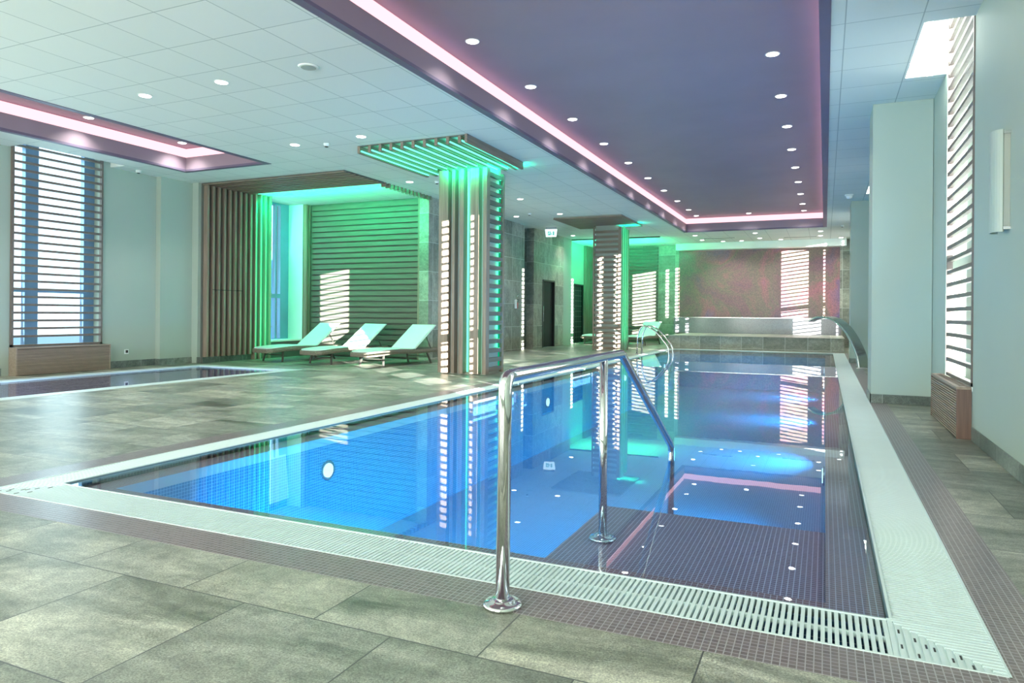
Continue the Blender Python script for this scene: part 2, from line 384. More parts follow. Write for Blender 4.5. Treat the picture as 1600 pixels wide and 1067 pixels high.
# ------------------------------------------------------------------ floor and ceiling
fb = MB()
for c in cells(-12.9, 1.6, Y0, 28.2, [(GX0 - 0.24, GX1 + 0.19, GY0 - 0.22, GY1), (TX0, TX1, TY0, TY1)]): fb.box(*c, -0.3, 0)
struct(fb.build('floor', 'floor'), 'grey green slate floor tiles around both pools', 'floor')
mb = MB()
for c in cells(GX0 - 0.24, GX1 + 0.19, GY0 - 0.22, GY1, [(GX0, GX1, GY0, GY1 + 1)]): mb.box(*c, -0.3, 0.001)
struct(mb.build('trim_1', 'mos_deck'), 'strip of small dark mosaic tiles between floor and pool grating', 'floor trim')

cb = MB()
holes = [(CX0, CX1, CY0, CY1), (LX0, LX1, LY0, LY1)] + NOTCH + [(-12.9, n[1], n[2], n[3]) for n in LNOTCH]
for c in cells(-12.9, 1.21, Y0, 27.4, holes): cb.box(*c, ZC, ZC + 0.12)
for c in cells(1.21, 1.6, Y0, 27.4, [(1.21, 1.6, n[2], n[3]) for n in NOTCH]): cb.box(*c, ZC, ZC + 0.12)
struct(cb.build('ceiling', 'ceiling'), 'pale square ceiling tiles over the whole hall', 'ceiling')
rb = MB(); rb.box(-13.4, 2.0, Y0 - 0.4, 28.6, 4.62, 4.8)
struct(rb.build('ceiling_slab', 'paint_white'), 'white slab above the suspended ceiling', 'ceiling')
nb = MB()
for x0, x1, y0, y1 in NOTCH: nb.box(x0 - 0.03, x0, y0, y1, ZC + 0.121, 4.62).box(x0 - 0.03, 1.6, y0 - 0.03, y0, ZC + 0.121, 4.62).box(x0 - 0.03, 1.6, y1, y1 + 0.03, ZC + 0.121, 4.62)
struct(nb.build('trim_2', 'paint_white'), 'white raised ceiling recesses above the windows on the right', 'ceiling recess')
nb = MB()
for x0, x1, y0, y1 in LNOTCH: nb.box(x1, x1 + 0.03, y0, y1, ZC + 0.121, 4.62).box(-12.9, x1 + 0.03, y0 - 0.03, y0, ZC + 0.121, 4.62).box(-12.9, x1 + 0.03, y1, y1 + 0.03, ZC + 0.121, 4.62)
struct(nb.build('trim_3', 'paint_white'), 'white raised ceiling recesses above the windows on the left', 'ceiling recess')

# coffers: dark lip, fascia, LED trough, upper ceiling
def coffer(n, x0, x1, y0, y1, label):
    top = MB(); top.box(x0 - 0.05, x1 + 0.05, y0 - 0.05, y1 + 0.05, 4.25, 4.33)
    o = struct(top.build('trim_%d' % n, 'purple'), label, 'coffer')
    lip = MB(); i = 0.10
    for c in cells(x0, x1, y0, y1, [(x0 + i, x1 - i, y0 + i, y1 - i)]): lip.box(*c, ZC - 0.008, ZC + 0.03)
    lip.build('coffer_lip', 'purple_dark', o)
    fs = MB()
    for c in cells(x0 + i - 0.02, x1 - i + 0.02, y0 + i - 0.02, y1 - i + 0.02, [(x0 + i, x1 - i, y0 + i, y1 - i)]): fs.box(*c, ZC + 0.03, 4.06)
    fs.build('coffer_fascia', 'purple', o)
    bk = MB()
    for c in cells(x0 - 0.04, x1 + 0.04, y0 - 0.04, y1 + 0.04, [(x0, x1, y0, y1)]): bk.box(*c, ZC + 0.03, 4.25)
    bk.build('trough_back', 'purple', o)
    return o
coffer(4, CX0, CX1, CY0, CY1, 'long purple ceiling coffer above the large pool')
coffer(5, LX0, LX1, LY0, LY1, 'short purple ceiling coffer above the small pool at the left')
def cove(x0, x1, y0, y1, label):
    t = thing('cove_light', label, 'LED light', ((x0 + x1) / 2, (y0 + y1) / 2, 4.08))
    ox, oy = (x0 + x1) / 2, (y0 + y1) / 2; i = 0.055
    for s in ((x0 + i, x0 + i + 0.02, y0 + i, y1 - i), (x1 - i - 0.02, x1 - i, y0 + i, y1 - i), (x0 + i, x1 - i, y1 - i - 0.02, y1 - i), (x0 + i, x1 - i, y0 + i, y0 + i + 0.02)):
        MB().box(s[0] - ox, s[1] - ox, s[2] - oy, s[3] - oy, -0.01, 0.155).build('led_strip', 'led_pink', t)
cove(CX0, CX1, CY0, CY1, 'glowing pink light line running round the long purple coffer')
cove(LX0, LX1, LY0, LY1, 'glowing pink light line round the short purple coffer at the left')

# ------------------------------------------------------------------ walls
def wall_right():
    w = MB()
    wins = [(n[2], n[3]) for n in NOTCH]; wins[1] = (7.39, 8.95)
    ys = [Y0] + [v for p in wins for v in p] + [28.0]
    for a, b in zip(ys[0::2], ys[1::2]): w.box(XR, 1.6, a, b, 0, 4.62)
    for a, b in wins: w.box(XR, 1.6, a, b, 0, 1.25 if a == 20.3 else 0.42)  # sill of one unseen window raised to keep sun off the plinth
    return w.build('wall_right', 'paint')
struct(wall_right(), 'pale wall with tall slatted windows along the right', 'wall')
for a, b, lab in ((10.0, 10.75, 'nearer pale square pillar beside the mosaic strip'), (18.2, 19.0, 'farther pale square pillar behind the nearer one')):
    p = thing('wall_pillar', lab, 'pillar', (0.87, (a + b) / 2, 0)); h = (b - a) / 2
    MB().box(-0.33, 0.335, -h, h, 0.0, ZC - 0.002).build('shaft', 'paint', p)
    MB().box(-0.342, 0.335, -h - 0.012, -h - 0.001, 0.002, 0.115).build('skirting', 'skirt_y', p)
    MB().box(-0.342, -0.331, -h - 0.012, h, 0.002, 0.115).build('skirting', 'skirt_x', p)

w = MB()
for a, b in ((Y0, 0.45), (1.95, 3.65), (5.15, 7.20), (8.76, 9.95)): w.box(-12.9, XL, a, b, 0, 4.62)
for a, b in ((0.45, 1.95), (3.65, 5.15), (7.20, 8.76)): w.box(-12.9, XL, a, b, 0, 0.42)
w.box(-12.9, -12.22, 9.95, 10.72, 0, ZC)
w.box(-12.9, -12.05, 10.72, 10.80, 0, ZC)
struct(w.build('wall_left', 'paint'), 'pale wall with a slatted window at the far left', 'wall')
w = MB()
w.box(-12.9, ALX - 0.001, 10.80, 12.78, 0, ZC); w.box(-12.9, ALX - 0.001, 13.90, 14.3, 0, ZC); w.box(-12.9, ALX - 0.001, 12.78, 13.90, 0, 0.38)
struct(w.build('wall_alcove_side', 'backing'), 'dark wall behind the upright slats of the first lounge alcove', 'wall')
w = MB(); w.box(-12.9, TWX - 0.25, ALY, ALY + 0.2, 0, ZC)
struct(w.build('wall_alcove_back', 'backing'), 'dark wall behind the level slats of the first lounge alcove', 'wall')
w = MB(); w.box(TWX - 0.25, TWX, 14.0, 19.66, 0, ZC)
w.box(TWX - 0.25, TWX, 20.42, 21.18, 0, ZC).box(TWX - 0.25, TWX, 22.28, 23.15, 0, ZC).box(TWX - 0.25, TWX, 21.18, 22.28, 2.22, ZC)
struct(w.build('wall_tiled', 'tile_x'), 'grey green stone tiled wall between the two lounge alcoves', 'wall')
w = MB(); w.box(-11.0, TWX - 0.251, 20.42, 20.6, 0, ZC); w.box(-11.0, TWX - 0.251, 19.46, 19.6, 0, ZC); w.box(-11.2, -11.0, 19.46, 20.6, 0, ZC)
struct(w.build('wall_corridor', 'tile_y'), 'dark stone tiled side of the passage beside the tiled wall', 'wall')
w = MB(); w.box(-9.6, TWX, 23.152, 24.0, 0, ZC)
struct(w.build('wall_alcove_front', 'paint'), 'end of the tiled wall beside the second alcove', 'wall')
w = MB(); w.box(-9.2, -8.7, 24.0, 25.15, 0, ZC).box(-9.2, -8.7, 26.25, 27.3, 0, ZC).box(-9.2, -8.7, 25.15, 26.25, 2.25, ZC)
struct(w.build('wall_second_alcove', 'coreboard'), 'side wall of the second lounge alcove lit green', 'wall')
w = MB(); w.box(-9.6, 1.6, Y1, 27.6, 0, ZC)
struct(w.build('wall_back', 'tile_y'), 'far wall of square grey green stone tiles', 'wall')
w = MB(); w.box(-12.9, 1.6, Y0 - 0.2, Y0, 0, 0.4).box(-12.9, 1.6, Y0 - 0.2, Y0, 3.6, 4.62)
for a, b in ((-12.9, -10.8), (-8.2, -6.8), (-4.2, -2.8), (-0.2, 1.6)): w.box(a, b, Y0 - 0.2, Y0, 0.4, 3.6)
struct(w.build('wall_front', 'paint'), 'unseen wall behind the viewpoint with three windows added for fill light', 'wall')
b = MB(); b.box(-5.2, 0.66, 26.8, 27.29, 3.55, ZC - 0.001)
struct(b.build('trim_6', 'paint_white'), 'white boxed beam above the far mosaic wall', 'beam')
# skirtings
b = MB(); b.box(XR - 0.014, XR - 0.001, Y0, 7.36, 0.002, 0.12).box(XR - 0.014, XR - 0.001, 9.1, 9.98, 0.002, 0.12)
struct(b.build('baseboard_right', 'skirt_x'), 'grey green stone skirting under the wall at the right', 'skirting')
b = MB(); b.box(XL + 0.001, XL + 0.014, Y0, 7.05, 0.002, 0.13).box(XL + 0.001, XL + 0.014, 8.95, 9.94, 0.002, 0.13).box(-12.219, -12.205, 9.94, 10.72, 0.002, 0.13).box(XL + 0.001, -12.206, 9.936, 9.949, 0.002, 0.13).box(-12.049, -12.035, 10.70, 10.80, 0.002, 0.13)
struct(b.build('baseboard_left', 'skirt_x'), 'grey green stone skirting under the wall at the left', 'skirting')

# ------------------------------------------------------------------ windows
def glazing(name, label, x, panes, y0, y1, z0, z1, transom, outward, frame='frame_blue', depth=0.10):
    """fixed glazing in the plane x: panes are (ya, yb) openings, everything between is frame"""
    f = MB(); xa, xb = (x, x + depth) if outward > 0 else (x - depth, x)
    ys = [y0] + [v for p in panes for v in p] + [y1]
    for a, b_ in zip(ys[0::2], ys[1::2]):
        if b_ - a > 0.005: f.box(xa, xb, a, b_, z0, z1)
    for a, b_ in panes:
        f.box(xa, xb, a, b_, z0, z0 + 0.05).box(xa, xb, a, b_, z1 - 0.05, z1)
        for t0, t1 in transom: f.box(xa, xb, a, b_, t0, t1)
    o = f.build(name, frame); struct(o, label, 'window')
    g = MB(); gx = (xa + xb) / 2
    g.box(gx - 0.006, gx + 0.006, y0 + 0.01, y1 - 0.01, z0 + 0.01, z1 - 0.01); g.build('pane', 'glass', o)
    return o
TR = [(1.66, 1.80)]
glazing('window_1', 'tall window on the right, bright with daylight', 1.46, [(7.44, 8.90)], 7.39, 8.95, 0.42, 4.55, TR, 1, 'frame_grey', 0.08)
glazing('window_2', 'tall window on the right, nearest the viewpoint', 1.46, [(3.55, 4.31), (4.73, 4.92), (5.20, 5.41)], 3.3, 5.60, 0.42, 4.55, TR, 1, 'frame_grey', 0.08)
glazing('window_3', 'wide window on the right behind the nearer pillar', 1.46, [(11.52, 11.76), (13.90, 14.06), (14.30, 14.48)], 11.4, 14.85, 0.42, 4.55, TR, 1, 'frame_grey', 0.08)
glazing('window_4', 'narrow window on the right before the farther pillar', 1.46, [(16.45, 16.95)], 16.3, 17.25, 0.42, 4.55, TR, 1, 'frame_grey', 0.08)
glazing('window_5', 'tall window on the right beyond the farther pillar', 1.46, [(20.42, 21.22), (21.52, 21.68), (21.82, 21.98)], 20.3, 22.4, 1.25, 4.55, TR, 1, 'frame_grey', 0.08)
glazing('window_6', 'tall window on the right close to the far mosaic wall', 1.46, [(24.86, 25.66), (25.98, 26.10)], 24.8, 26.5, 0.42, 4.55, TR, 1, 'frame_grey', 0.08)
# seen from inside past the slats: narrow pane, blue pier, wide pane, blue pier, narrow pane
glazing('window_7', 'tall window at the far left with two blue uprights', -12.52, [(7.24, 7.52), (7.74, 8.56), (8.78, 8.98)], 7.20, 9.02, 0.42, 4.55, [(1.40, 1.46)], -1)
glazing('window_8', 'left window outside the picture nearer the viewpoint', -12.60, [(3.72, 5.10)], 3.65, 5.15, 0.42, 4.55, [(1.40, 1.46)], -1)
glazing('window_9', 'leftmost window outside the picture', -12.60, [(0.52, 1.90)], 0.45, 1.95, 0.42, 4.55, [(1.40, 1.46)], -1)
glazing('window_10', 'tall blue window between green lit slats in the lounge alcove', -12.45, [(12.80, 13.42), (13.47, 13.60)], 12.78, 13.90, 0.38, ZC, [(1.44, 1.54)], -1)
for i, (a, b_) in enumerate(((-10.8, -8.2), (-6.8, -4.2), (-2.8, -0.2))):  # unseen windows added behind the viewpoint to let in fill light
    g = MB(); g.box(a, b_, Y0 - 0.12, Y0 - 0.06, 0.4, 0.46).box(a, b_, Y0 - 0.12, Y0 - 0.06, 3.54, 3.6).box((a + b_) / 2 - 0.04, (a + b_) / 2 + 0.04, Y0 - 0.12, Y0 - 0.06, 0.46, 3.54)
    o = struct(g.build('window_%d' % (11 + i), 'frame_grey'), 'wide unseen window added behind the viewpoint for fill light', 'window')
    MB().box(a, b_, Y0 - 0.096, Y0 - 0.084, 0.4, 3.6).build('pane', 'glass', o)
# white sill inside the alcove window
b = MB(); b.box(-12.45, ALX + 0.02, 12.80, 13.88, 0.381, 0.42)
struct(b.build('trim_7', 'paint_white'), 'white sill under the blue alcove window', 'sill')
b = MB(); b.box(-12.449, ALX - 0.002, 13.885, 13.90, 0.42, ZC - 0.002)
struct(b.build('trim_8', 'paint_white'), 'white side lining of the blue alcove window', 'window lining')

# slatted screens in front of the windows
def screen(label, x, y0, y1, z0, z1, group=None, into=1):
    t = thing('slatted_window_screen', label, 'window screen', (x, (y0 + y1) / 2, z0), 0, group)
    h = (y1 - y0) / 2; xa, xb = (0, 0.055) if into > 0 else (-0.055, 0)
    f = MB()
    for s in (-1, 1): f.box(xa, xb, s * h, s * (h - 0.035), 0, z1 - z0)
    f.box(xa, xb, -h, h, 0, 0.035)
    f.build('screen_frame', 'slat_shade', t)
    s = MB(); z = 0.155
    while z < z1 - z0 - 0.02:
        s.box(xa + 0.006, xb - 0.002, -h + 0.036, h - 0.036, z, z + 0.038); z += 0.133
    s.build('slats', 'slat_shade', t)
    return t
screen('brown slatted screen over the bright window beside the wall lamp', XR - 0.01, 7.40, 8.86, 0.475, 4.5)
for a, b_, lab in ((3.32, 5.53, 'brown slatted screen over the right window nearest the viewpoint'), (11.42, 14.83, 'brown slatted screen between the two right pillars'),
                   (16.32, 17.23, 'narrow brown slatted screen just before the farther pillar'), (20.32, 22.38, 'brown slatted screen beyond the farther pillar'),
                   (24.82, 26.48, 'brown slatted screen beside the far mosaic wall')):
    screen(lab, XR + 0.02, a, b_, 0.475, 4.5)
screen('brown slatted screen over the window at the far left', XL + 0.05, 7.18, 8.78, 0.475, 4.5, into=-1)
screen('brown slatted screen left of the picture', XL + 0.05, 3.63, 5.17, 0.475, 4.5, into=-1)

# convector boxes under them
def convector(label, x, y0, y1, dep, h, into):
    t = thing('convector_box', label, 'radiator cover', (x, (y0 + y1) / 2, 0)); L = (y1 - y0) / 2
    xa, xb = (0, dep) if into > 0 else (-dep, 0)
    fx = xb if into > 0 else xa
    sgn = 1 if into > 0 else -1
    MB().box(xa + 0.004, xb - 0.012 if into > 0 else xb, -L + 0.02, L - 0.02, 0.006, h - 0.025).build('body', 'conv_dark', t) if into > 0 else MB().box(xa + 0.012, xb - 0.004, -L + 0.02, L - 0.02, 0.006, h - 0.025).build('body', 'conv_dark', t)
    for s in (-1, 1): MB().box(xa, xb, s * L, s * (L - 0.02), 0, h - 0.022).build('side_panel', 'conv_side' if into < 0 else 'conv', t)
    MB().box(xa, xb, -L, L, h - 0.022, h).build('top_panel', 'conv', t)
    g = MB(); z = 0.012
    while z < h - 0.05:
        g.box(fx - sgn * 0.012, fx - sgn * 0.001, -L + 0.021, L - 0.021, z, z + 0.014); z += 0.0235
    g.build('front_grille', 'conv', t)
    v = MB(); y = -L + 0.1
    while y < L - 0.1: v.box(xa + dep * 0.3, xb - dep * 0.3, y, y + 0.012, h + 0.0005, h + 0.003); y += 0.03
    v.build('top_vent', 'conv_dark', t)
    return t
convector('narrow wooden louvred radiator cover under the right window screen', XR - 0.003, 7.42, 9.10, 0.115, 0.47, -1)
convector('wide wooden louvred radiator cover under the far left window', XL + 0.003, 7.17, 8.84, 0.20, 0.47, 1)

# ------------------------------------------------------------------ large pool
pool = thing('swimming_pool', 'large rectangular indoor pool of clear blue water', 'swimming pool', (0, 0, 0))
D0 = -1.15
b = MB(); b.box(PX0 - 0.02, PX1 + 0.02, PY0 - 0.02, PY1 + 0.02, D0 - 0.1, D0); b.build('pool_floor', 'basin_xy', pool)
MB().box(PX0 - 0.03, PX0, PY0, PY1, D0, -0.03).build('pool_wall', 'basin_yz', pool); MB().box(PX1, PX1 + 0.03, PY0, PY1, D0, -0.03).build('pool_wall', 'basin_yz', pool)
MB().box(PX0, PX1, PY0 - 0.03, PY0, D0, -0.03).build('pool_wall', 'basin_xz', pool); MB().box(PX0, PX1, PY1, PY1 + 0.03, D0, -0.03).build('pool_wall', 'basin_xz', pool)
# shallow mosaic beach along the rim
b = MB(); i = 0.21
for c in cells(PX0 + 0.002, PX1 - 0.002, PY0 + 0.002, PY1 - 0.002, [(PX0 + i, PX1 - i, PY0 + i, PY1 - i)]): b.box(*c, -0.13, -0.055)
b.build('rim_ledge', 'ledge', pool)
for c, mt in (((PX0 + 0.002, PX0 + i, PY0 + 0.002, PY1 - 0.002), 'basin_yz'), ((PX1 - i, PX1 - 0.002, PY0 + 0.002, PY1 - 0.002), 'basin_yz'), ((PX0 + i + 0.001, PX1 - i - 0.001, PY0 + 0.002, PY0 + i, ), 'basin_xz'), ((PX0 + i + 0.001, PX1 - i - 0.001, PY1 - i, PY1 - 0.002), 'basin_xz')):
    MB().box(*c, D0, -0.1301).build('bench_wall', mt, pool)
# entry stairs near the right corner
for k, (ya, yb, z) in enumerate(((3.09, 4.35, -0.13), (4.35, 4.75, -0.27), (4.75, 5.15, -0.41), (5.15, 5.55, -0.55), (5.55, 5.95, -0.70), (5.95, 6.35, -0.85))):
    MB().box(-1.28, PX1 - 0.212, ya, yb, D0, z).build('stair_step', 'stair', pool)
# a single sheet is the water's surface
ww = MB(); ww.quad((PX0, PY0, -0.008), (PX1, PY0, -0.008), (PX1, PY1, -0.008), (PX0, PY1, -0.008)); ww.build('water', 'water', pool)
def pool_light(loc, dr, p):
    d = bpy.data.lights.new('underwater_light', 'AREA'); d.shape = 'DISK'; d.size = 0.2; d.spread = math.radians(130); d.energy = p; d.color = (0.0, 0.50, 0.88)
    o = bpy.data.objects.new('underwater_light', d); C.objects.link(o); o.parent = pool; o.location = loc
    o.rotation_euler = Vector(dr).to_track_quat('-Z', 'Y').to_euler()
for side, ys in ((-1, (5.2, 10.8, 15.7, 20.0)), (1, (7.0, 11.5, 16.0, 20.5))):
    for y in ys:
        x = PX0 + i + 0.003 if side < 0 else PX1 - i - 0.003
        lens = MB(); pr = []
        bmL = MB()
        for r, dx, nm, mt in ((0.090, 0.014, 'lamp_ring', 'chrome'), (0.065, 0.022, 'pool_lamp', 'led_blue')):
            q = MB(); ring0 = [q.bm.verts.new((x, y + r * math.cos(a), -0.36 + r * math.sin(a))) for a in [2 * PI * k / 24 for k in range(24)]]
            ring1 = [q.bm.verts.new((x - side * dx, y + r * math.cos(a), -0.36 + r * math.sin(a))) for a in [2 * PI * k / 24 for k in range(24)]]
            q.bm.faces.new(ring1)
            for k in range(24): q.bm.faces.new((ring0[k], ring0[(k + 1) % 24], ring1[(k + 1) % 24], ring1[k]))
            q.build(nm, mt, pool)
        bmL.bm.free(); lens.bm.free()
        if side > 0: pool_light((x - 0.03, y, -0.42), (-1, 0, -0.30), 95)
for x in (-3.3, -2.0): pool_light((x, PY0 + i + 0.02, -0.50), (0.05, 1, -0.15), 95)  # unseen lamps added on the near wall to light the water

# gutter channel + white gratings
ch = MB()
for c in cells(GX0, GX1, GY0, GY1, [(PX0, PX1, PY0, PY1)]): ch.box(*c, -0.30, -0.14)
for c in cells(PX0 - 0.012, PX1 + 0.012, PY0 - 0.012, PY1 + 0.012, [(PX0, PX1, PY0, PY1)]): ch.box(*c, -0.14, -0.002)
struct(ch.build('trim_9', 'channel'), 'gutter channel under the white pool gratings', 'gutter')
def grating(label, along, a0, a1, c0, c1, pitch=0.0225, barw=0.0135):
    """along = 'x' or 'y' is the run direction; c0..c1 the width across"""
    t = thing('gutter_grating', label, 'pool grating', (0, 0, 0))
    e = 0.010; cm = (c0 + c1) / 2
    def bx(m_, p0, p1, q0, q1, z0, z1):
        if along == 'x': m_.box(p0, p1, q0, q1, z0, z1)
        else: m_.box(q0, q1, p0, p1, z0, z1)
    f = MB(); bx(f, a0, a1, c0, c0 + e, -0.02, 0.003); bx(f, a0, a1, c1 - e, c1, -0.02, 0.003); f.build('edge_rail', 'white_pvc', t)
    s = MB(); p = a0 + 0.004
    while p + barw < a1:
        bx(s, p, p + barw, c0 + e, c1 - e, -0.018 if along == 'x' else -0.005, 0.001); p += pitch
    s.build('bars', 'white_pvc', t)
    r = MB(); bx(r, a0, a1, cm - 0.007, cm + 0.007, -0.017, -0.003); r.build('centre_rib', 'white_pvc', t)
    return t
grating('white slotted grating along the near end of the large pool', 'x', GX0 + 0.32, GX1 - 0.32, GY0, PY0 - 0.001)
grating('white slotted grating along the right side of the large pool', 'y', GY0 + 0.32, GY1 - 0.31, PX1 + 0.001, GX1, barw=0.0125)
grating('white slotted grating along the left side of the large pool', 'y', GY0 + 0.32, GY1 - 0.31, GX0, PX0 - 0.001, barw=0.0125)
grating('white slotted grating along the far end of the large pool', 'x', GX0 + 0.26, GX1 - 0.32, PY1 + 0.001, GY1)
def corner(label, cx0, cx1, cy0, cy1, sx, sy):
    """square corner piece, split on the diagonal into two fields of ribs with drain slots"""
    t = thing('grating_corner', label, 'pool grating corner', (0, 0, 0))
    MB().box(cx0, cx1, cy0, cy1, -0.02, -0.004).build('plate', 'white_pvc', t)
    r = MB(); n = 14; w_ = cx1 - cx0; hgt = cy1 - cy0
    for k in range(n):
        f0 = k / n; p = 0.004
        # distance from the inner corner grows with f0
        xi = cx0 if sx > 0 else cx1; yi = cy1 if sy < 0 else cy0
        x_ = xi + sx * w_ * f0; y_ = yi + sy * hgt * f0
        xo = xi + sx * w_; yo = yi + sy * hgt
        r.box(x_, xo, y_ + sy * 0.002, y_ + sy * (hgt / n - 0.005), -0.004, 0.002)
        r.box(x_ + sx * 0.002, x_ + sx * (w_ / n - 0.005), y_ + sy * (hgt / n), yo, -0.004, 0.001) if k < n - 1 else None
    r.build('ribs', 'white_pvc', t)
    h_ = MB()
    for k, (fx, fy) in enumerate(((0.10, 0.34), (0.10, 0.72), (0.24, 0.50), (0.24, 0.88), (0.40, 0.66), (0.54, 0.84), (0.70, 0.92), (0.33, 0.62), (0.62, 0.74))):
        xi = cx0 if sx > 0 else cx1; yi = cy1 if sy < 0 else cy0
        x_ = xi + sx * w_ * fx; y_ = yi + sy * hgt * fy
        MB().box(x_ - 0.003, x_ + 0.003, y_ - 0.014, y_ + 0.014, 0.001, 0.0028).build('drain_slot', 'black', t)
    h_.bm.free()
    f = MB(); f.box(cx0, cx1, cy0, cy0 + 0.008, -0.004, 0.003) if sy < 0 else f.box(cx0, cx1, cy1 - 0.008, cy1, -0.004, 0.003)
    f.box(cx1 - 0.008, cx1, cy0, cy1, -0.004, 0.0031) if sx > 0 else f.box(cx0, cx0 + 0.008, cy0, cy1, -0.004, 0.0031)
    f.build('edge_rail', 'white_pvc', t)
corner('mitred white grating corner at the near right of the large pool', GX1 - 0.32, GX1, GY0, GY0 + 0.32, 1, -1)
corner('mitred white grating corner at the near left of the large pool', GX0, GX0 + 0.32, GY0, GY0 + 0.32, -1, -1)
corner('mitred white grating corner at the far right of the large pool', GX1 - 0.32, GX1, GY1 - 0.31, GY1, 1, 1)
corner('mitred white grating corner at the far left of the large pool', GX0, GX0 + 0.26, GY1 - 0.31, GY1, -1, 1)

# ------------------------------------------------------------------ small pool at the left
sp_ = thing('small_pool', 'small shallow pool with white rim beside the left wall', 'swimming pool', (0, 0, 0))
b = MB(); b.box(SX0 - 0.02, SX1 + 0.02, SY0 - 0.02, SY1 + 0.02, -0.75, -0.65); b.build('pool_floor', 'mos_xy', sp_)
MB().box(SX0 - 0.03, SX0, SY0, SY1, -0.65, -0.05).build('pool_wall', 'mos_yz', sp_); MB().box(SX1, SX1 + 0.03, SY0, SY1, -0.65, -0.05).build('pool_wall', 'mos_yz', sp_)
MB().box(SX0, SX1, SY0 - 0.03, SY0, -0.65, -0.05).build('pool_wall', 'mos_xz', sp_); MB().box(SX0, SX1, SY1, SY1 + 0.03, -0.65, -0.05).build('pool_wall', 'mos_xz', sp_)
b = MB()
for c in cells(TX0, TX1, TY0, TY1, [(SX0, SX1, SY0, SY1)]): b.box(*c, -0.05, 0.003)
b.build('rim', 'white_pvc', sp_)
MB().quad((SX0, SY0, -0.010), (SX1, SY0, -0.010), (SX1, SY1, -0.010), (SX0, SY1, -0.010)).build('water', 'water_small', sp_)
d = bpy.data.lights.new('small_pool_light', 'POINT'); d.energy = 25; d.color = (0.45, 0.62, 1.0); d.shadow_soft_size = 0.1
o = bpy.data.objects.new('small_pool_light', d); C.objects.link(o); o.parent = sp_; o.location = (-10.4, 6.5, -0.4)
for y in (9.4, 6.5, 3.6):
    d = bpy.data.lights.new('small_pool_light', 'POINT'); d.energy = 14; d.color = (0.55, 0.70, 1.0); d.shadow_soft_size = 0.1
    o = bpy.data.objects.new('small_pool_light', d); C.objects.link(o); o.parent = sp_; o.location = (-10.4, y, -0.35)

# ------------------------------------------------------------------ lounge alcove 1
SL = thing('vertical_slat_panel', 'brown upright slats turning green on the left side of the lounge alcove', 'slatted panel', (ALX, 10.8, 0))
s = MB(); y = 0.0
while y < 1.95:
    s.box(0.004, 0.115, y + 0.01, y + 0.062, 0.13, ZC - 0.05) if y + 10.8 < 12.05 else s.box(0.004, 0.115, y + 0.01, y + 0.062, 0.005, ZC - 0.003)
    y += 0.152
s.build('upright_slats', 'wood_z', SL)
MB().box(0.1155, 0.118, 0.16, 0.98, 1.548, 1.56).build('access_panel_joint', 'black', SL)
MB().box(0.002, 0.10, 3.11, 3.17, 0.005, ZC - 0.003).box(0.002, 0.10, 3.22, 3.27, 0.005, ZC - 0.003).build('corner_slats', 'wood_z', SL)
MB().box(0.001, 0.02, 0.0, 1.25, 0.005, 0.125).build('skirting', 'skirt_x', SL)
GR = thing('ceiling_slat_grille', 'brown slatted grille on the ceiling in front of the green alcove', 'slatted panel', (0, 0, ZC))
s = MB(); y = 10.78
while y < 12.1: s.box(ALX + 0.004, -8.34, y, y + 0.06, -0.045, -0.025); y += 0.152
s.build('level_slats', 'wood_x', GR)
MB().box(ALX + 0.004, -8.345, 10.79, 12.10, -0.024, -0.001).build('gap_tone_board', 'backing', GR)  # added dark board puts the shade between the slats into colour
s = MB(); y = 12.14
while y < 13.98: MB().box(-8.44, -8.34, y, y + 0.055, -0.09, -0.002).build('slat_end', 'wood_x', GR); y += 0.152
s.bm.free()
BP = thing('horizontal_slat_wall', 'green lit wall of level slats behind the three loungers', 'slatted panel', (0, ALY, 0))
s = MB(); z = 0.05
while z < ZC - 0.1: s.box(ALX + 0.16, -8.70, -0.062, -0.002, z, z + 0.098); z += 0.133
s.build('level_slats', 'wood_pale_x', BP)
MB().box(-8.70, -8.651, -0.09, -0.001, 0, ZC - 0.003).build('end_post', 'wood_z', BP)

def strip_light(label, boxes, m, origin, lights, cat='LED light', group=None):
    t = thing('led_strip_light', label, cat, origin, 0, group); ox, oy, oz = origin
    for bx in boxes: MB().box(bx[0] - ox, bx[1] - ox, bx[2] - oy, bx[3] - oy, bx[4] - oz, bx[5] - oz).build('led_strip', m, t)
    for (loc, dr, sx, sy, p, col) in lights:
        o = area('led_glow', Vector(loc) - Vector(origin), dr, sx, sy, p, col, t)
    return t
GRN = (0.0, 1.0, 0.40)
strip_light('green light line hidden over the alcove behind the slatted ceiling grille', [(-11.8, -8.5, 12.16, 12.18, ZC - 0.03, ZC - 0.01)], 'led_green', (-10.2, 12.17, ZC - 0.02),
    [((-10.2, 12.25, ZC - 0.10), (0, 0.78, -0.62), 3.2, 0.05, 105, GRN), ((-10.2, 12.6, 3.2), (0, 0.3, 1), 3.0, 0.3, 13, (0.0, 1.0, 0.34))])
strip_light('green light line in the corner between upright slats and the alcove window', [(ALX + 0.003, ALX + 0.02, 12.745, 12.765, 0.1, 3.7)], 'led_green', (ALX + 0.01, 12.75, 1.9),
    [((ALX + 0.28, 12.4, 1.9), (-1, 0.1, 0), 0.4, 3.4, 16, GRN)])

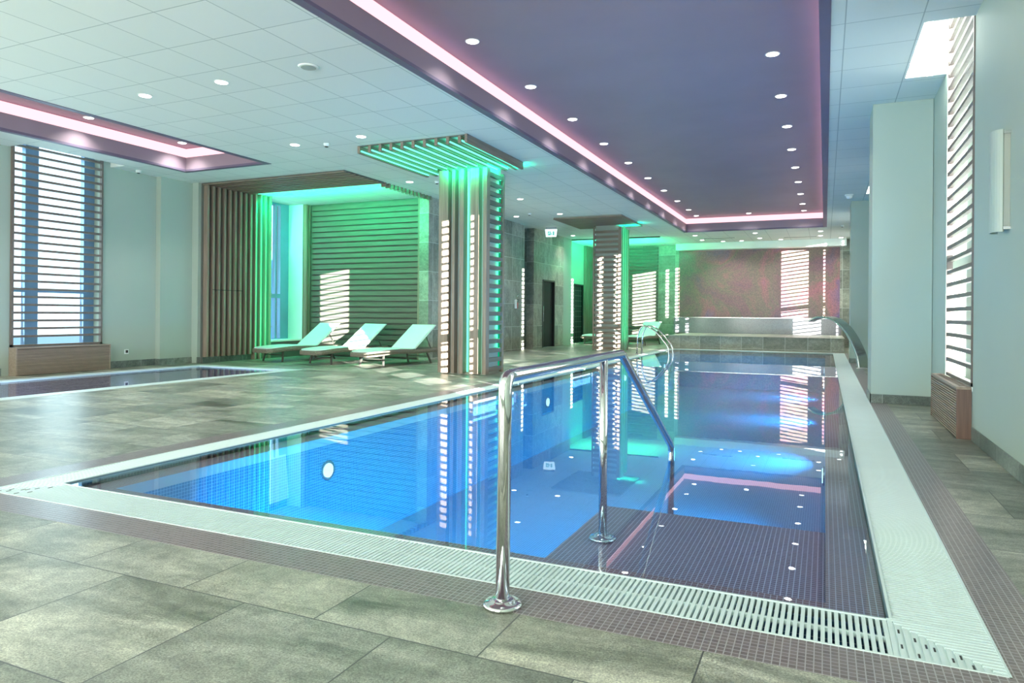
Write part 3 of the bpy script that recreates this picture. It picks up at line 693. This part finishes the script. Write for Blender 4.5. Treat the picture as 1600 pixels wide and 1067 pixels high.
# ------------------------------------------------------------------ clad columns
def column_1():
    x0, x1, ya, yb = -6.42, -5.45, 11.05, 11.80
    t = thing('slatted_column', 'nearer square column with upright slats and green light lines', 'column', ((x0 + x1) / 2, (ya + yb) / 2, 0))
    ox, oy = (x0 + x1) / 2, (ya + yb) / 2
    def L(m_, a, b_, c, d_, e, f): m_.box(a - ox, b_ - ox, c - oy, d_ - oy, e, f)
    m_ = MB(); L(m_, x0 + 0.05, x1 - 0.06, ya + 0.13, yb - 0.05, 0.0, ZC - 0.004); m_.build('core', 'coreboard', t)
    m_ = MB()
    for a, b_ in ((x0, x0 + 0.19), (-6.14, -6.09), (-5.99, -5.91), (-5.77, -5.61), (x1 - 0.07, x1)): L(m_, a, b_, ya, ya + 0.128, 0.02, ZC - 0.12)
    m_.build('upright_slats', 'wood_z', t)
    m_ = MB(); z = 0.06
    while z < 3.6: L(m_, x1 - 0.058, x1 - 0.004, ya + 0.131, yb - 0.071, z, z + 0.075); z += 0.166
    m_.build('level_slats', 'wood_pale_y', t)
    m_ = MB(); L(m_, x1 - 0.058, x1, yb - 0.07, yb, 0.02, ZC - 0.12); L(m_, x0, x0 + 0.05, yb - 0.06, yb, 0.02, ZC - 0.12); m_.build('corner_post', 'wood_z', t)
    for a in (-5.875, -5.565):
        m_ = MB(); L(m_, a, a + 0.018, ya + 0.09, ya + 0.11, 0.05, ZC - 0.15); m_.build('led_strip', 'led_green', t)
    m_ = MB(); L(m_, x1 - 0.059, x1 - 0.05, yb - 0.12, yb - 0.072, 0.05, 3.6); m_.build('led_strip', 'led_green_dim', t)
    area('led_glow', (x1 - 0.03 - ox, yb - 0.125 - oy, 2.0), (0.0, -1, 0), 0.03, 3.2, 5.0, (0.05, 1.0, 0.5), t)
    area('led_glow', (x1 + 0.2 - ox, (ya + yb) / 2 - oy, 3.70), (0.1, 0, 1), 0.4, 0.5, 14, (0.0, 1.0, 0.6), t)
    # canopy of long slats on the ceiling
    h_ = thing('column_canopy', 'slatted canopy with green light lines on the ceiling above the nearer column', 'slatted panel', (-5.96, 10.4, ZC))
    m_ = MB(); xs = [-6.93 + 0.205 * k for k in range(10)]
    for x in xs:
        if x0 - 0.06 < x < x1: m_.box(x + 5.96, x + 0.05 + 5.96, 9.30 - 10.4, ya - 0.005 - 10.4, -0.13, -0.02)
        else: m_.box(x + 5.96, x + 0.05 + 5.96, 9.30 - 10.4, 11.45 - 10.4, -0.13, -0.02)
    m_.box(-4.97 + 5.96, -4.93 + 5.96, 9.30 - 10.4, 11.45 - 10.4, -0.13, -0.002)
    m_.build('long_slats', 'wood_y', h_)
    for yy in (9.33, 10.9): MB().box(-6.95 + 5.96, -4.93 + 5.96, yy - 10.4, yy + 0.04 - 10.4, -0.019, -0.001).build('hanger', 'backing', h_)
    for x in xs:
        y2 = ya - 0.01 if x0 - 0.06 < x + 0.05 < x1 else 11.43
        MB().box(x + 0.052 + 5.96, x + 0.066 + 5.96, 9.32 - 10.4, y2 - 10.4, -0.105, -0.085).build('led_strip', 'led_green', h_)
    area('led_glow', (0, 0.0, -0.16), (0, 0, 1), 1.8, 1.9, 16, GRN, h_)
    area('led_glow', (0.1, 0.55, -0.16), (0, 1, -0.6), 0.9, 0.05, 12, GRN, h_)
column_1()
def column_2():
    x0, x1, ya, yb = -6.33, -5.47, 20.05, 20.92
    ox, oy = (x0 + x1) / 2, (ya + yb) / 2
    t = thing('slatted_column', 'farther square column with level slats and a green side', 'column', (ox, oy, 0))
    def L(m_, a, b_, c, d_, e, f): m_.box(a - ox, b_ - ox, c - oy, d_ - oy, e, f)
    m_ = MB(); L(m_, x0 + 0.05, x1 - 0.10, ya + 0.06, yb - 0.05, 0.0, ZC - 0.004); m_.build('core', 'coreboard', t)
    m_ = MB(); z = 0.06
    while z < 3.6: L(m_, x0 + 0.03, x1 - 0.10, ya + 0.004, ya + 0.058, z, z + 0.075); z += 0.15
    m_.build('level_slats', 'wood_x', t)
    m_ = MB()
    for a, b_ in ((ya, ya + 0.05), (ya + 0.18, ya + 0.25), (ya + 0.42, ya + 0.49), (ya + 0.66, ya + 0.73), (yb - 0.05, yb)): L(m_, x1 - 0.098, x1, a, b_, 0.02, ZC - 0.12)
    m_.build('upright_slats', 'wood_z', t)
    m_ = MB(); L(m_, x0 - 0.01, x0 + 0.029, ya, ya + 0.05, 0.02, ZC - 0.12); m_.build('corner_post', 'wood_z', t)
    for a in (ya + 0.10, ya + 0.33, ya + 0.58, ya + 0.79):
        m_ = MB(); L(m_, x1 - 0.09, x1 - 0.06, a, a + 0.02, 0.05, ZC - 0.15); m_.build('led_strip', 'led_green', t)
    area('led_glow', (x1 + 0.1 - ox, 0, 2.0), (-1, 0, 0), 0.7, 3.4, 22, GRN, t)
    area('led_glow', (x1 + 0.15 - ox, -0.2, 3.70), (0.1, 0, 1), 0.4, 0.7, 8, (0.0, 1.0, 0.6), t)
    h_ = thing('column_canopy', 'brown slatted canopy on the ceiling above the farther column', 'slatted panel', (-6.0, 19.4, ZC))
    m_ = MB(); y = 18.3
    while y < 20.55:
        if y < ya - 0.06: m_.box(-6.95 + 6.0, -5.0 + 6.0, y - 19.4, y + 0.10 - 19.4, -0.07, -0.03)
        else: m_.box(x1 + 0.005 + 6.0, -5.0 + 6.0, y - 19.4, y + 0.10 - 19.4, -0.07, -0.03); m_.box(-6.95 + 6.0, x0 - 0.015 + 6.0, y - 19.4, y + 0.10 - 19.4, -0.07, -0.03)
        y += 0.15
    m_.build('cross_slats', 'wood_x', h_)
    MB().box(-0.94, 0.99, -1.09, 0.64, -0.029, -0.001).build('gap_tone_board', 'coreboard', h_)  # added board, coloured pale in place of light on the underside
column_2()

# ------------------------------------------------------------------ second alcove
BP2 = thing('horizontal_slat_wall', 'green lit wall of level slats in the far alcove beside the mosaic wall', 'slatted panel', (0, Y1, 0))
s = MB(); z = 0.05
while z < ZC - 0.1: s.box(-8.69, -5.96, -0.062, -0.002, z, z + 0.098); z += 0.133
s.build('level_slats', 'wood_pale_x', BP2)
SL2 = thing('vertical_slat_panel', 'green upright slats beside the dark door in the far alcove', 'slatted panel', (-8.7, 26.3, 0))
s = MB(); y = 0.0
while y < 0.88: s.box(0.004, 0.10, y, y + 0.05, 0.005, ZC - 0.004); y += 0.14
s.build('upright_slats', 'wood_z', SL2)
strip_light('green light line above the far alcove', [(-8.5, -5.3, 24.06, 24.08, ZC - 0.03, ZC - 0.01)], 'led_green', (-6.9, 24.07, ZC - 0.02),
    [((-6.9, 24.2, ZC - 0.10), (0, 0.86, -0.35), 3.2, 0.05, 55, GRN), ((-6.9, 25.4, 3.1), (0, 0.1, 1), 2.9, 1.6, 55, GRN), ((-7.4, 25.8, 3.0), (-1, 0, -0.5), 1.6, 0.1, 16, GRN)])
b = MB(); b.box(-8.69, -5.2, 24.0, 24.05, ZC - 0.04, ZC - 0.001)
struct(b.build('trim_10', 'backing'), 'thin dark edge along the ceiling of the far alcove', 'ceiling trim')

# doors
def door(n, x, y0, y1, h, label, grid=False):
    f = MB(); f.box(x - 0.12, x + 0.02, y0, y0 + 0.05, 0, h).box(x - 0.12, x + 0.02, y1 - 0.05, y1, 0, h).box(x - 0.12, x + 0.02, y0 + 0.05, y1 - 0.05, h - 0.05, h)
    o = struct(f.build('door_%d' % n, 'black'), label, 'door')
    lf = MB().box(x - 0.08, x - 0.05, y0 + 0.05, y1 - 0.05, 0.005, h - 0.05).build('door_leaf', 'dkglass', o)
    MB().tube([(x - 0.02, y0 + 0.14, 1.35), (x - 0.02, y0 + 0.14, 0.85)], 0.014, 10).box(x - 0.05, x - 0.02, y0 + 0.132, y0 + 0.148, 1.3, 1.31).box(x - 0.05, x - 0.02, y0 + 0.132, y0 + 0.148, 0.89, 0.9).build('door_handle', 'chrome', lf)
    if grid:
        g = MB()
        z = 0.2
        while z < h - 0.1: g.box(x - 0.049, x - 0.04, y0 + 0.051, y1 - 0.051, z, z + 0.02); z += 0.2
        for k in range(1, 5): yy = y0 + 0.05 + (y1 - y0 - 0.1) * k / 5; g.box(x - 0.039, x - 0.034, yy - 0.008, yy + 0.008, 0.01, h - 0.06)
        g.build('glazing_bars', 'backing', lf)
door(1, TWX, 21.18, 22.28, 2.22, 'dark doorway with black frame in the tiled wall')
door(2, -8.7, 25.15, 26.25, 2.25, 'dark gridded glass door in the far alcove', True)

# ------------------------------------------------------------------ far mosaic wall, waterfall panel, plinth
t = thing('mosaic_wall_panel', 'large reddish purple mosaic panel on the far wall', 'mosaic panel', (-2.33, Y1, 1.0))
MB().box(-2.83, 2.80, -0.03, -0.001, 0.0, 2.55).build('mosaic_field', 'feature', t)
t = thing('glossy_ledge_panel', 'glossy grey mosaic ledge below the far mosaic panel', 'ledge', (-2.33, 27.1, 0))
MB().box(-2.95, 2.84, -0.17, 0.165, 0.43, 1.00).build('ledge_body', 'glossy_tile', t)
MB().box(-2.96, 2.85, -0.18, 0.167, 1.001, 1.025).build('ledge_cap', 'brushed', t)
t = thing('stone_plinth', 'low stone tiled plinth across the far end of the large pool', 'plinth', (-2.33, 25.1, 0))
MB().box(-2.42, 2.86, -1.75, 1.82, 0.0, 0.40).build('plinth_body', 'tile_y', t)
MB().box(-2.44, 2.88, -1.77, 1.82, 0.401, 0.425).build('plinth_cap', 'tile_y', t)

# ------------------------------------------------------------------ steel pool fittings
hr = thing('pool_handrail', 'polished steel entry handrail standing over the near pool edge', 'handrail', (-1.1, 2.39, 0))
P = [(0, 0, 0.0), (0, 0.01, 0.862), (0, 1.66, 0.868), (0, 3.17, 0.06), (0, 3.15, -0.55)]
MB().tube(rounded(P, [0.05, 0.03, 0.05], 6), 0.0262, 24).build('rail_tube', 'chrome', hr)
MB().tube([(0, 1.30, -0.125), (0, 1.30, 0.86)], 0.0225, 20).build('middle_post', 'chrome', hr)
prof = [(0.074, 0.002), (0.075, 0.010), (0.066, 0.018), (0.050, 0.020), (0.047, 0.028), (0.034, 0.032), (0.026, 0.033)]
MB().lathe((0, 0, 0), prof, 32).build('floor_flange', 'chrome', hr)
MB().lathe((0, 1.30, -0.128), prof, 32).build('floor_flange', 'chrome', hr)
MB().lathe((0, 3.15, -0.78), prof, 32).build('floor_flange', 'chrome', hr)

lad = thing('pool_ladder', 'pair of curved steel grab rails at the far left pool edge', 'pool ladder', (-4.4, 19.45, 0))
for dy in (-0.28, 0.28):
    P = [(-0.37, dy, 0.0), (-0.35, dy, 0.55), (-0.22, dy, 0.82), (0.10, dy, 0.70), (0.50, dy, 0.22), (0.52, dy, -0.02), (0.40, dy, -0.8)]
    MB().tube(rounded(P, [0.12, 0.13, 0.16, 0.12, 0.08], 5), 0.0215, 14).build('grab_rail', 'chrome', lad)
    MB().lathe((-0.37, dy, 0), [(0.05, 0.001), (0.05, 0.012), (0.03, 0.02)], 20).build('floor_flange', 'chrome', lad)
for z in (-0.25, -0.5): MB().box(0.38, 0.50, -0.27, 0.27, z, z + 0.03).build('tread', 'brushed', lad)

spx, spy = 0.76, 16.75
sprt = thing('water_spout', 'wide curved steel water spout arching over the right pool edge', 'water spout', (spx, spy, 0))
ad = Vector((-0.85, 0.53, 0)).normalized(); wd = Vector((0.53, 0.85, 0)).normalized()
prf = [(0.0, 0.0, 0.20), (0.05, 0.25, 0.19), (0.16, 0.50, 0.18), (0.31, 0.75, 0.175), (0.50, 0.95, 0.17), (0.70, 1.05, 0.16), (0.92, 1.08, 0.15), (1.10, 1.05, 0.14), (1.24, 0.98, 0.12)]
# smooth the profile
pp = []
for i in range(len(prf) - 1):
    for k in range(4):
        t_ = k / 4; p0 = prf[max(i - 1, 0)]; p1 = prf[i]; p2 = prf[i + 1]; p3 = prf[min(i + 2, len(prf) - 1)]
        pp.append(tuple(0.5 * (2 * b1 + (c1 - a1) * t_ + (2 * a1 - 5 * b1 + 4 * c1 - d1) * t_ ** 2 + (-a1 + 3 * b1 - 3 * c1 + d1) * t_ ** 3) for a1, b1, c1, d1 in zip(p0, p1, p2, p3)))
pp.append(prf[-1])
sm = MB(); rings = []
for i, (s_, z_, w_) in enumerate(pp):
    a_ = pp[max(i - 1, 0)]; b_ = pp[min(i + 1, len(pp) - 1)]; tn = Vector((b_[0] - a_[0], b_[1] - a_[1])).normalized(); nm = Vector((-tn.y, tn.x)) * 0.022
    ring = []
    for sw, sn in ((-1, -1), (1, -1), (1, 1), (-1, 1)):
        ring.append(sm.bm.verts.new(ad * (s_ + nm.x * sn) + wd * (w_ * sw) + Vector((0, 0, z_ + nm.y * sn))))
    rings.append(ring)
for a_, b_ in zip(rings, rings[1:]):
    for j in range(4): sm.bm.faces.new((a_[j], a_[(j + 1) % 4], b_[(j + 1) % 4], b_[j]))
sm.bm.faces.new(rings[0][::-1]); sm.bm.faces.new(rings[-1])
sm.build('spout_body', 'brushed', sprt, 0.006)
q = MB(); e0 = ad * 1.243 + Vector((0, 0, 0.98)); q.bar(e0 - wd * 0.075, e0 + wd * 0.075, 0.012, 0.02); q.build('nozzle_slot', 'black', sprt)
MB().box(-0.15, 0.15, -0.22, 0.22, 0.001, 0.012).build('base_plate', 'brushed', sprt)
MB().lathe((-0.06, 0.42, 0), [(0.03, 0.001), (0.03, 0.07), (0.022, 0.09)], 16).build('air_button', 'black', sprt)

# ------------------------------------------------------------------ loungers
def slab(m_, st, th, n=10):
    """st = [(s, halfwidth, ztop)] along local x"""
    rings = []
    for s_, hw, z in st:
        ring = [m_.bm.verts.new(p) for p in ((s_, -hw, z - th), (s_, -hw - 0.012, z - th * 0.5), (s_, -hw, z), (s_, -hw * 0.5, z - 0.004), (s_, 0, z - 0.006), (s_, hw * 0.5, z - 0.004), (s_, hw, z), (s_, hw + 0.012, z - th * 0.5), (s_, hw, z - th))]
        rings.append(ring)
    for a_, b_ in zip(rings, rings[1:]):
        k = len(a_)
        for j in range(k): m_.bm.faces.new((a_[j], a_[(j + 1) % k], b_[(j + 1) % k], b_[j]))
    m_.bm.faces.new(rings[0][::-1]); m_.bm.faces.new(rings[-1])
def outline(s0, s1, hw, rr, zf, n=22):
    st = []
    for k in range(n + 1):
        s_ = s0 + (s1 - s0) * k / n; d_ = min(s_ - s0, s1 - s_)
        w_ = hw * (0.62 + 0.38 * math.sqrt(max(0, 1 - (1 - min(1, d_ / rr)) ** 2)))
        st.append((s_, w_, zf(s_)))
    return st
zf = lambda s_: 0.30 + 0.035 * math.sin(min(1.0, s_ / 1.1) * PI * 0.9 - 0.35) + (0.02 if s_ > 1.6 else 0) * (s_ - 1.6) / 0.4
def make_lounger():
    t = thing('sun_lounger', 'x', 'sun lounger')
    m_ = MB(); slab(m_, outline(0, 2.0, 0.34, 0.22, zf), 0.085); m_.build('frame', 'rattan', t, 0.008)
    m_ = MB(); slab(m_, [(a, b_ - 0.03, c + 0.022) for a, b_, c in outline(0.03, 1.30, 0.34, 0.22, zf)], 0.02); m_.build('seat_sling', 'sling', t)
    # raised back
    a = math.radians(38); bx0, bz0, L_ = 1.22, 0.345, 0.80
    m_ = MB(); rings = []
    for k in range(7):
        f = k / 6; s_ = bx0 + math.cos(a) * L_ * f; z_ = bz0 + math.sin(a) * L_ * f + 0.02 * math.sin(f * PI); hw = 0.295
        rings.append([m_.bm.verts.new(p) for p in ((s_ + 0.012, -hw, z_ - 0.02), (s_, -hw, z_), (s_, hw, z_), (s_ + 0.012, hw, z_ - 0.02))])
    for p, q_ in zip(rings, rings[1:]):
        for j in range(4): m_.bm.faces.new((p[j], p[(j + 1) % 4], q_[(j + 1) % 4], q_[j]))
    m_.bm.faces.new(rings[0][::-1]); m_.bm.faces.new(rings[-1]); bk_ = m_.build('backrest', 'sling', t)
    ex, ez = bx0 + math.cos(a) * L_, bz0 + math.sin(a) * L_
    m_ = MB(); m_.tube([(bx0, -0.31, bz0 - 0.01), (ex, -0.31, ez - 0.01), (ex, 0.31, ez - 0.01), (bx0, 0.31, bz0 - 0.01)], 0.014, 8); m_.build('back_frame', 'sling', bk_)
    for sy in (-1, 1): MB().tube([(ex - 0.25, sy * 0.26, ez - 0.24), (1.78, sy * 0.26, 0.30)], 0.010, 8).build('back_prop', 'legmetal', bk_)
    for sx, dx in ((0.38, -0.05), (1.62, 0.10)):
        for sy in (-1, 1): MB().bar((sx, sy * 0.27, 0.25), (sx + dx, sy * 0.31, 0.0), 0.035, 0.022, (1, 0, 0)).build('leg', 'legmetal', t)
        MB().bar((sx + dx * 0.4, -0.28, 0.15), (sx + dx * 0.4, 0.28, 0.15), 0.02, 0.02).build('leg_brace', 'legmetal', t)
    return t
lou = make_lounger()
spots = [((-8.50, 11.5, 0), 80, 'rightmost of the three sun loungers in the alcove, nearest the slatted column'),
         ((-9.80, 11.5, 0), 80, 'middle of the three sun loungers in the green alcove'),
         ((-11.15, 11.55, 0), 80, 'leftmost of the three sun loungers, beside the blue alcove window'),
         ((-7.95, 24.6, 0), 80, 'far sun lounger with its foot end showing left of the farther column'),
         ((-6.20, 24.3, 0), 82, 'far sun lounger with raised back behind the curved grab rails')]
for k, (loc, rz, lab) in enumerate(spots):
    o = lou if k == 0 else copy_tree(lou)
    o.location = loc; o.rotation_euler = (0, 0, math.radians(rz)); o.scale = (1.06, 1.08, 1.0); o['label'] = lab; o['group'] = 'white sun loungers in the two alcoves'

# ------------------------------------------------------------------ ceiling fittings
dl = thing('downlight', 'x', 'ceiling light')
MB().lathe((0, 0, 0), [(0.085, -0.006), (0.085, -0.001)], 24).build('rim', 'paint_white', dl)
MB().lathe((0, 0, 0), [(0.070, -0.010), (0.070, -0.0065)], 24).build('lens', 'led_white', dl.children[0])
ld = bpy.data.lights.new('downlight_beam', 'SPOT'); ld.energy = 70; ld.color = (1.0, 1.0, 0.93); ld.spot_size = math.radians(125); ld.spot_blend = 0.9; ld.shadow_soft_size = 0.07
lo = bpy.data.objects.new('downlight_beam', ld); C.objects.link(lo); lo.parent = dl; lo.location = (0, 0, -0.03)
dls = []
G1 = 'round downlights along the left edge of the long purple coffer'; G2 = 'round downlights along the right edge of the long purple coffer'
for k in range(9): dls.append((-3.75, 7.19 + 1.757 * k, 4.25, 'round white downlight in the left row of the long purple coffer', G1))
for k in range(8): dls.append((-0.60, 8.95 + 1.757 * k, 4.25, 'round white downlight in the right row of the long purple coffer', G2))
dls += [(-3.75, 22.62, 4.25, 'round white downlight in the left row of the long purple coffer', G1), (-0.60, 22.62, 4.25, 'round white downlight in the right row of the long purple coffer', G2)]
dls.append((-2.17, 22.62, 4.25, 'single downlight in the middle of the far end of the purple coffer', None))
for (x, y, lab) in ((-6.51, 6.11, 'larger bright downlight in pale ceiling tiles, upper left, right one of a pair'), (-7.81, 6.12, 'bright downlight in pale ceiling tiles just above the small purple coffer'),
    (-7.84, 8.87, 'downlight in pale tiles between the small purple coffer and the column canopy'), (-6.52, 8.84, 'downlight in pale tiles just in front of the column canopy'),
    (-7.84, 12.29, 'downlight in pale tiles beside the green alcove, left of the nearer column'), (-6.57, 15.09, 'downlight in pale tiles just right of the nearer column'),
    (-7.85, 17.77, 'downlight in pale tiles above the tiled wall'), (-6.55, 17.73, 'downlight in pale tiles in front of the exit sign'), (-7.94, 22.81, 'downlight in pale tiles above the second doorway, left of the farther column')):
    dls.append((x, y, ZC, lab, None))
for (x, y) in ((-4.05, 24.2), (-4.06, 25.75), (-3.42, 26.45), (-2.77, 26.45), (-2.11, 24.13), (-2.10, 25.78), (-0.15, 24.28), (-0.16, 25.63), (0.48, 26.49), (-1.45, 26.46)):
    dls.append((x, y, ZC, 'tiny downlight in the pale ceiling strip before the far mosaic wall', 'downlights before the far mosaic wall'))
dls.append((-11.02, 7.60, 4.25, 'nearer downlight inside the small purple coffer', None)); dls.append((-11.02, 9.42, 4.25, 'farther downlight in the corner of the small purple coffer', None))
for k, (x, y, z, lab, g) in enumerate(dls):
    o = dl if k == 0 else copy_tree(dl)
    o.location = (x, y, z); o['label'] = lab
    if g: o['group'] = g
    elif 'group' in o: del o['group']
t = thing('ceiling_speaker', 'flat round pale speaker disc in the ceiling tiles near the purple coffer', 'speaker', (-5.21, 6.10, ZC))
MB().lathe((0, 0, 0), [(0.10, -0.012), (0.115, -0.001)], 28).build('speaker_rim', 'paint_white', t); MB().lathe((0, 0, 0), [(0.082, -0.017), (0.082, -0.0125)], 28).build('speaker_mesh', 'coreboard', t)
for x, y, lab in ((-7.31, 9.0, 'small black and white detector between two downlights in the pale ceiling'), (-12.1, 9.35, 'small dark detector on the ceiling above the left wall'),
                  (-7.28, 12.44, 'small dark detector on the ceiling beside the nearer column'), (-7.27, 17.33, 'tiny dark detector on the ceiling left of the exit sign'),
                  (-7.1, 22.65, 'tiny detector on the ceiling right above the far alcove'), (0.45, 22.96, 'small dark detector near the farther pillar top'),
                  ):
    t = thing('smoke_detector', lab, 'detector', (x, y, ZC))
    MB().lathe((0, 0, 0), [(0.035, -0.05), (0.05, -0.02), (0.05, -0.001)], 20).build('housing', 'paint_white', t); MB().lathe((0, 0, 0), [(0.02, -0.062), (0.034, -0.0505)], 20).build('sensor', 'black', t)
t = thing('ceiling_camera', 'small white round camera on the ceiling between the two right pillars', 'camera', (0.47, 17.2, ZC))
MB().lathe((0, 0, 0), [(0.09, -0.03), (0.09, -0.001)], 20).build('base', 'paint_white', t); MB().lathe((0, 0, 0), [(0.02, -0.10), (0.055, -0.085), (0.07, -0.031)], 20).build('dome', 'paint_white', t)
for x, y, lab in ((-3.4, 25.3, 'long thin dark air slot in the ceiling, left of centre before the mosaic wall'), (-0.8, 25.8, 'long thin pale air slot in the ceiling, right of centre before the mosaic wall')):
    t = thing('air_vent', lab, 'air vent', (x, y, ZC)); MB().box(-0.55, 0.55, -0.07, 0.07, -0.008, -0.001).build('vent_frame', 'paint_white', t)
    m_ = MB()
    for k in range(3): m_.box(-0.52, 0.52, -0.05 + 0.035 * k, -0.03 + 0.035 * k, -0.011, -0.0085)
    m_.build('slots', 'black' if x < -2 else 'backing', t)

# exit sign hanging from the ceiling
t = thing('exit_sign', 'small lit green and white exit sign hanging from the ceiling by the tiled wall', 'exit sign', (-7.82, 20.4, ZC), math.radians(12))
MB().box(-0.17, 0.17, -0.03, 0.03, -0.06, -0.001).build('sign_housing', 'frame_grey', t)
m_ = MB(); v = [m_.bm.verts.new(p) for p in ((-0.19, -0.02, -0.062), (0.19, -0.02, -0.062), (0.16, -0.02, -0.30), (-0.16, -0.02, -0.30), (-0.19, 0.02, -0.062), (0.19, 0.02, -0.062), (0.16, 0.02, -0.30), (-0.16, 0.02, -0.30))]
for f in ((0, 1, 2, 3), (7, 6, 5, 4), (0, 4, 5, 1), (1, 5, 6, 2), (2, 6, 7, 3), (3, 7, 4, 0)): m_.bm.faces.new([v[i] for i in f])
m_.build('sign_body', 'sign_white', t)
MB().box(-0.10, -0.01, -0.024, -0.0205, -0.25, -0.13).box(0.06, 0.10, -0.024, -0.0205, -0.25, -0.13).build('green_field', 'sign_green', t)
# running figure: head, torso, legs, arm in white on the green field, arrow beside it
m_ = MB(); m_.box(-0.062, -0.048, -0.027, -0.0245, -0.150, -0.138)
m_.bar((-0.055, -0.0255, -0.152), (-0.062, -0.0255, -0.190), 0.014, 0.003, (0, 1, 0)).bar((-0.062, -0.0255, -0.190), (-0.036, -0.0255, -0.215), 0.011, 0.003, (0, 1, 0)).bar((-0.062, -0.0255, -0.190), (-0.082, -0.0255, -0.222), 0.011, 0.003, (0, 1, 0)).bar((-0.055, -0.0255, -0.160), (-0.030, -0.0255, -0.175), 0.009, 0.003, (0, 1, 0))
m_.build('running_figure', 'sign_white', t)
MB().bar((0.0, -0.0225, -0.22), (0.05, -0.0225, -0.22), 0.02, 0.003, (0, 1, 0)).bar((0.005, -0.0225, -0.21), (0.045, -0.0225, -0.15), 0.015, 0.003, (0, 1, 0)).build('arrow', 'sign_green', t)

# hand shower set on the tiled wall
t = thing('hand_shower', 'small white and red hand shower on the tiled wall', 'hand shower', (TWX, 19.0, 1.25))
MB().box(0.001, 0.05, -0.07, 0.01, 0.0, 0.26).build('shower_body', 'paint_white', t, 0.01)
MB().box(0.001, 0.045, 0.04, 0.12, 0.0, 0.18).build('red_box', 'red', t, 0.006)
MB().tube(rounded([(0.03, -0.03, 0.26), (0.09, -0.03, 0.40), (0.10, 0.05, 0.42)], 0.04), 0.014, 10).build('shower_head', 'chrome', t)
MB().tube(rounded([(0.04, 0.06, 0.18), (0.08, 0.09, 0.26), (0.04, 0.0, 0.28)], 0.03), 0.010, 8).build('hose', 'black', t)
t = thing('wall_switch', 'small pale switch on the dark passage wall', 'switch', (-8.85, 20.418, 1.45))
MB().box(-0.045, 0.045, -0.012, -0.001, -0.045, 0.045).build('switch_plate', 'paint_white', t)
t = thing('wall_socket', 'small round socket low on the left wall', 'socket', (XL + 0.001, 9.31, 0.30))
MB().box(0.0, 0.010, -0.045, 0.045, -0.045, 0.045).build('socket_plate', 'paint_white', t, 0.003)
MB().box(0.0105, 0.013, -0.022, 0.030, -0.022, 0.030).build('socket_recess', 'black', t)

# wall lamp on the right wall
t = thing('wall_lamp', 'tall narrow white glass lamp on the wall at the right edge', 'wall lamp', (XR, 6.14, 1.72))
m_ = MB(); rings = []
for k in range(13):
    a = -PI * 0.5 + PI * k / 12
    x_ = -0.045 - 0.065 * math.cos(a * 0.98); y_ = 0.095 * math.sin(a)
    rings.append([m_.bm.verts.new((x_, y_, 0.0)), m_.bm.verts.new((x_ , y_, 0.74)), m_.bm.verts.new((x_ + 0.006, y_ * 0.95, 0.74)), m_.bm.verts.new((x_ + 0.006, y_ * 0.95, 0.0))])
for a, b_ in zip(rings, rings[1:]):
    for j in range(4):
        f = m_.bm.faces.new((a[j], a[(j + 1) % 4], b_[(j + 1) % 4], b_[j]))
m_.bm.faces.new(rings[0][::-1]); m_.bm.faces.new(rings[-1]); m_.build('glass_shade', 'lamp_glass', t)
MB().box(-0.04, -0.001, -0.09, 0.09, 0.03, 0.71).build('back_plate', 'coreboard', t)
for z in (0.015, 0.705):
    for yy in (-0.10,): MB().box(-0.045, -0.0, yy - 0.008, yy + 0.008, z, z + 0.02).build('clip', 'chrome', t)

# ------------------------------------------------------------------ outside
g = MB(); g.box(-60, -13.5, -20, 60, -1.2, -1.0); g.build('ground', 'outside_ground'); struct(bpy.data.objects['ground'], 'pale paving outside the left windows', 'ground')
t = thing('neighbouring_building', 'pale building seen through the far left slatted window', 'building', (-34, 12, -1))
MB().box(-4, 4, -9, 5, 0, 5.2).build('facade', 'building_pale', t)
m_ = MB()
for k in range(7):
    for j in range(2): m_.box(4.0, 4.05, -8 + 1.8 * k, -7.2 + 1.8 * k, 1.2 + 2.2 * j, 2.5 + 2.2 * j)
m_.build('windows', 'building_win', t)
t = thing('neighbouring_building', 'bright blue glazed building seen through the alcove window', 'building', (-24, 26, -1))
MB().box(-3, 1, -5, 9, 0, 12).build('facade', 'building_blue', t)
m_ = MB()
for z in (1.4, 2.9, 4.0, 5.2): m_.box(1.0, 1.06, -5, 9, z, z + 0.05)
for y in (-4, -2.4, -0.8, 0.8, 2.4): m_.box(1.0, 1.07, y, y + 0.06, 0, 12)
m_.build('mullions', 'frame_blue', t)
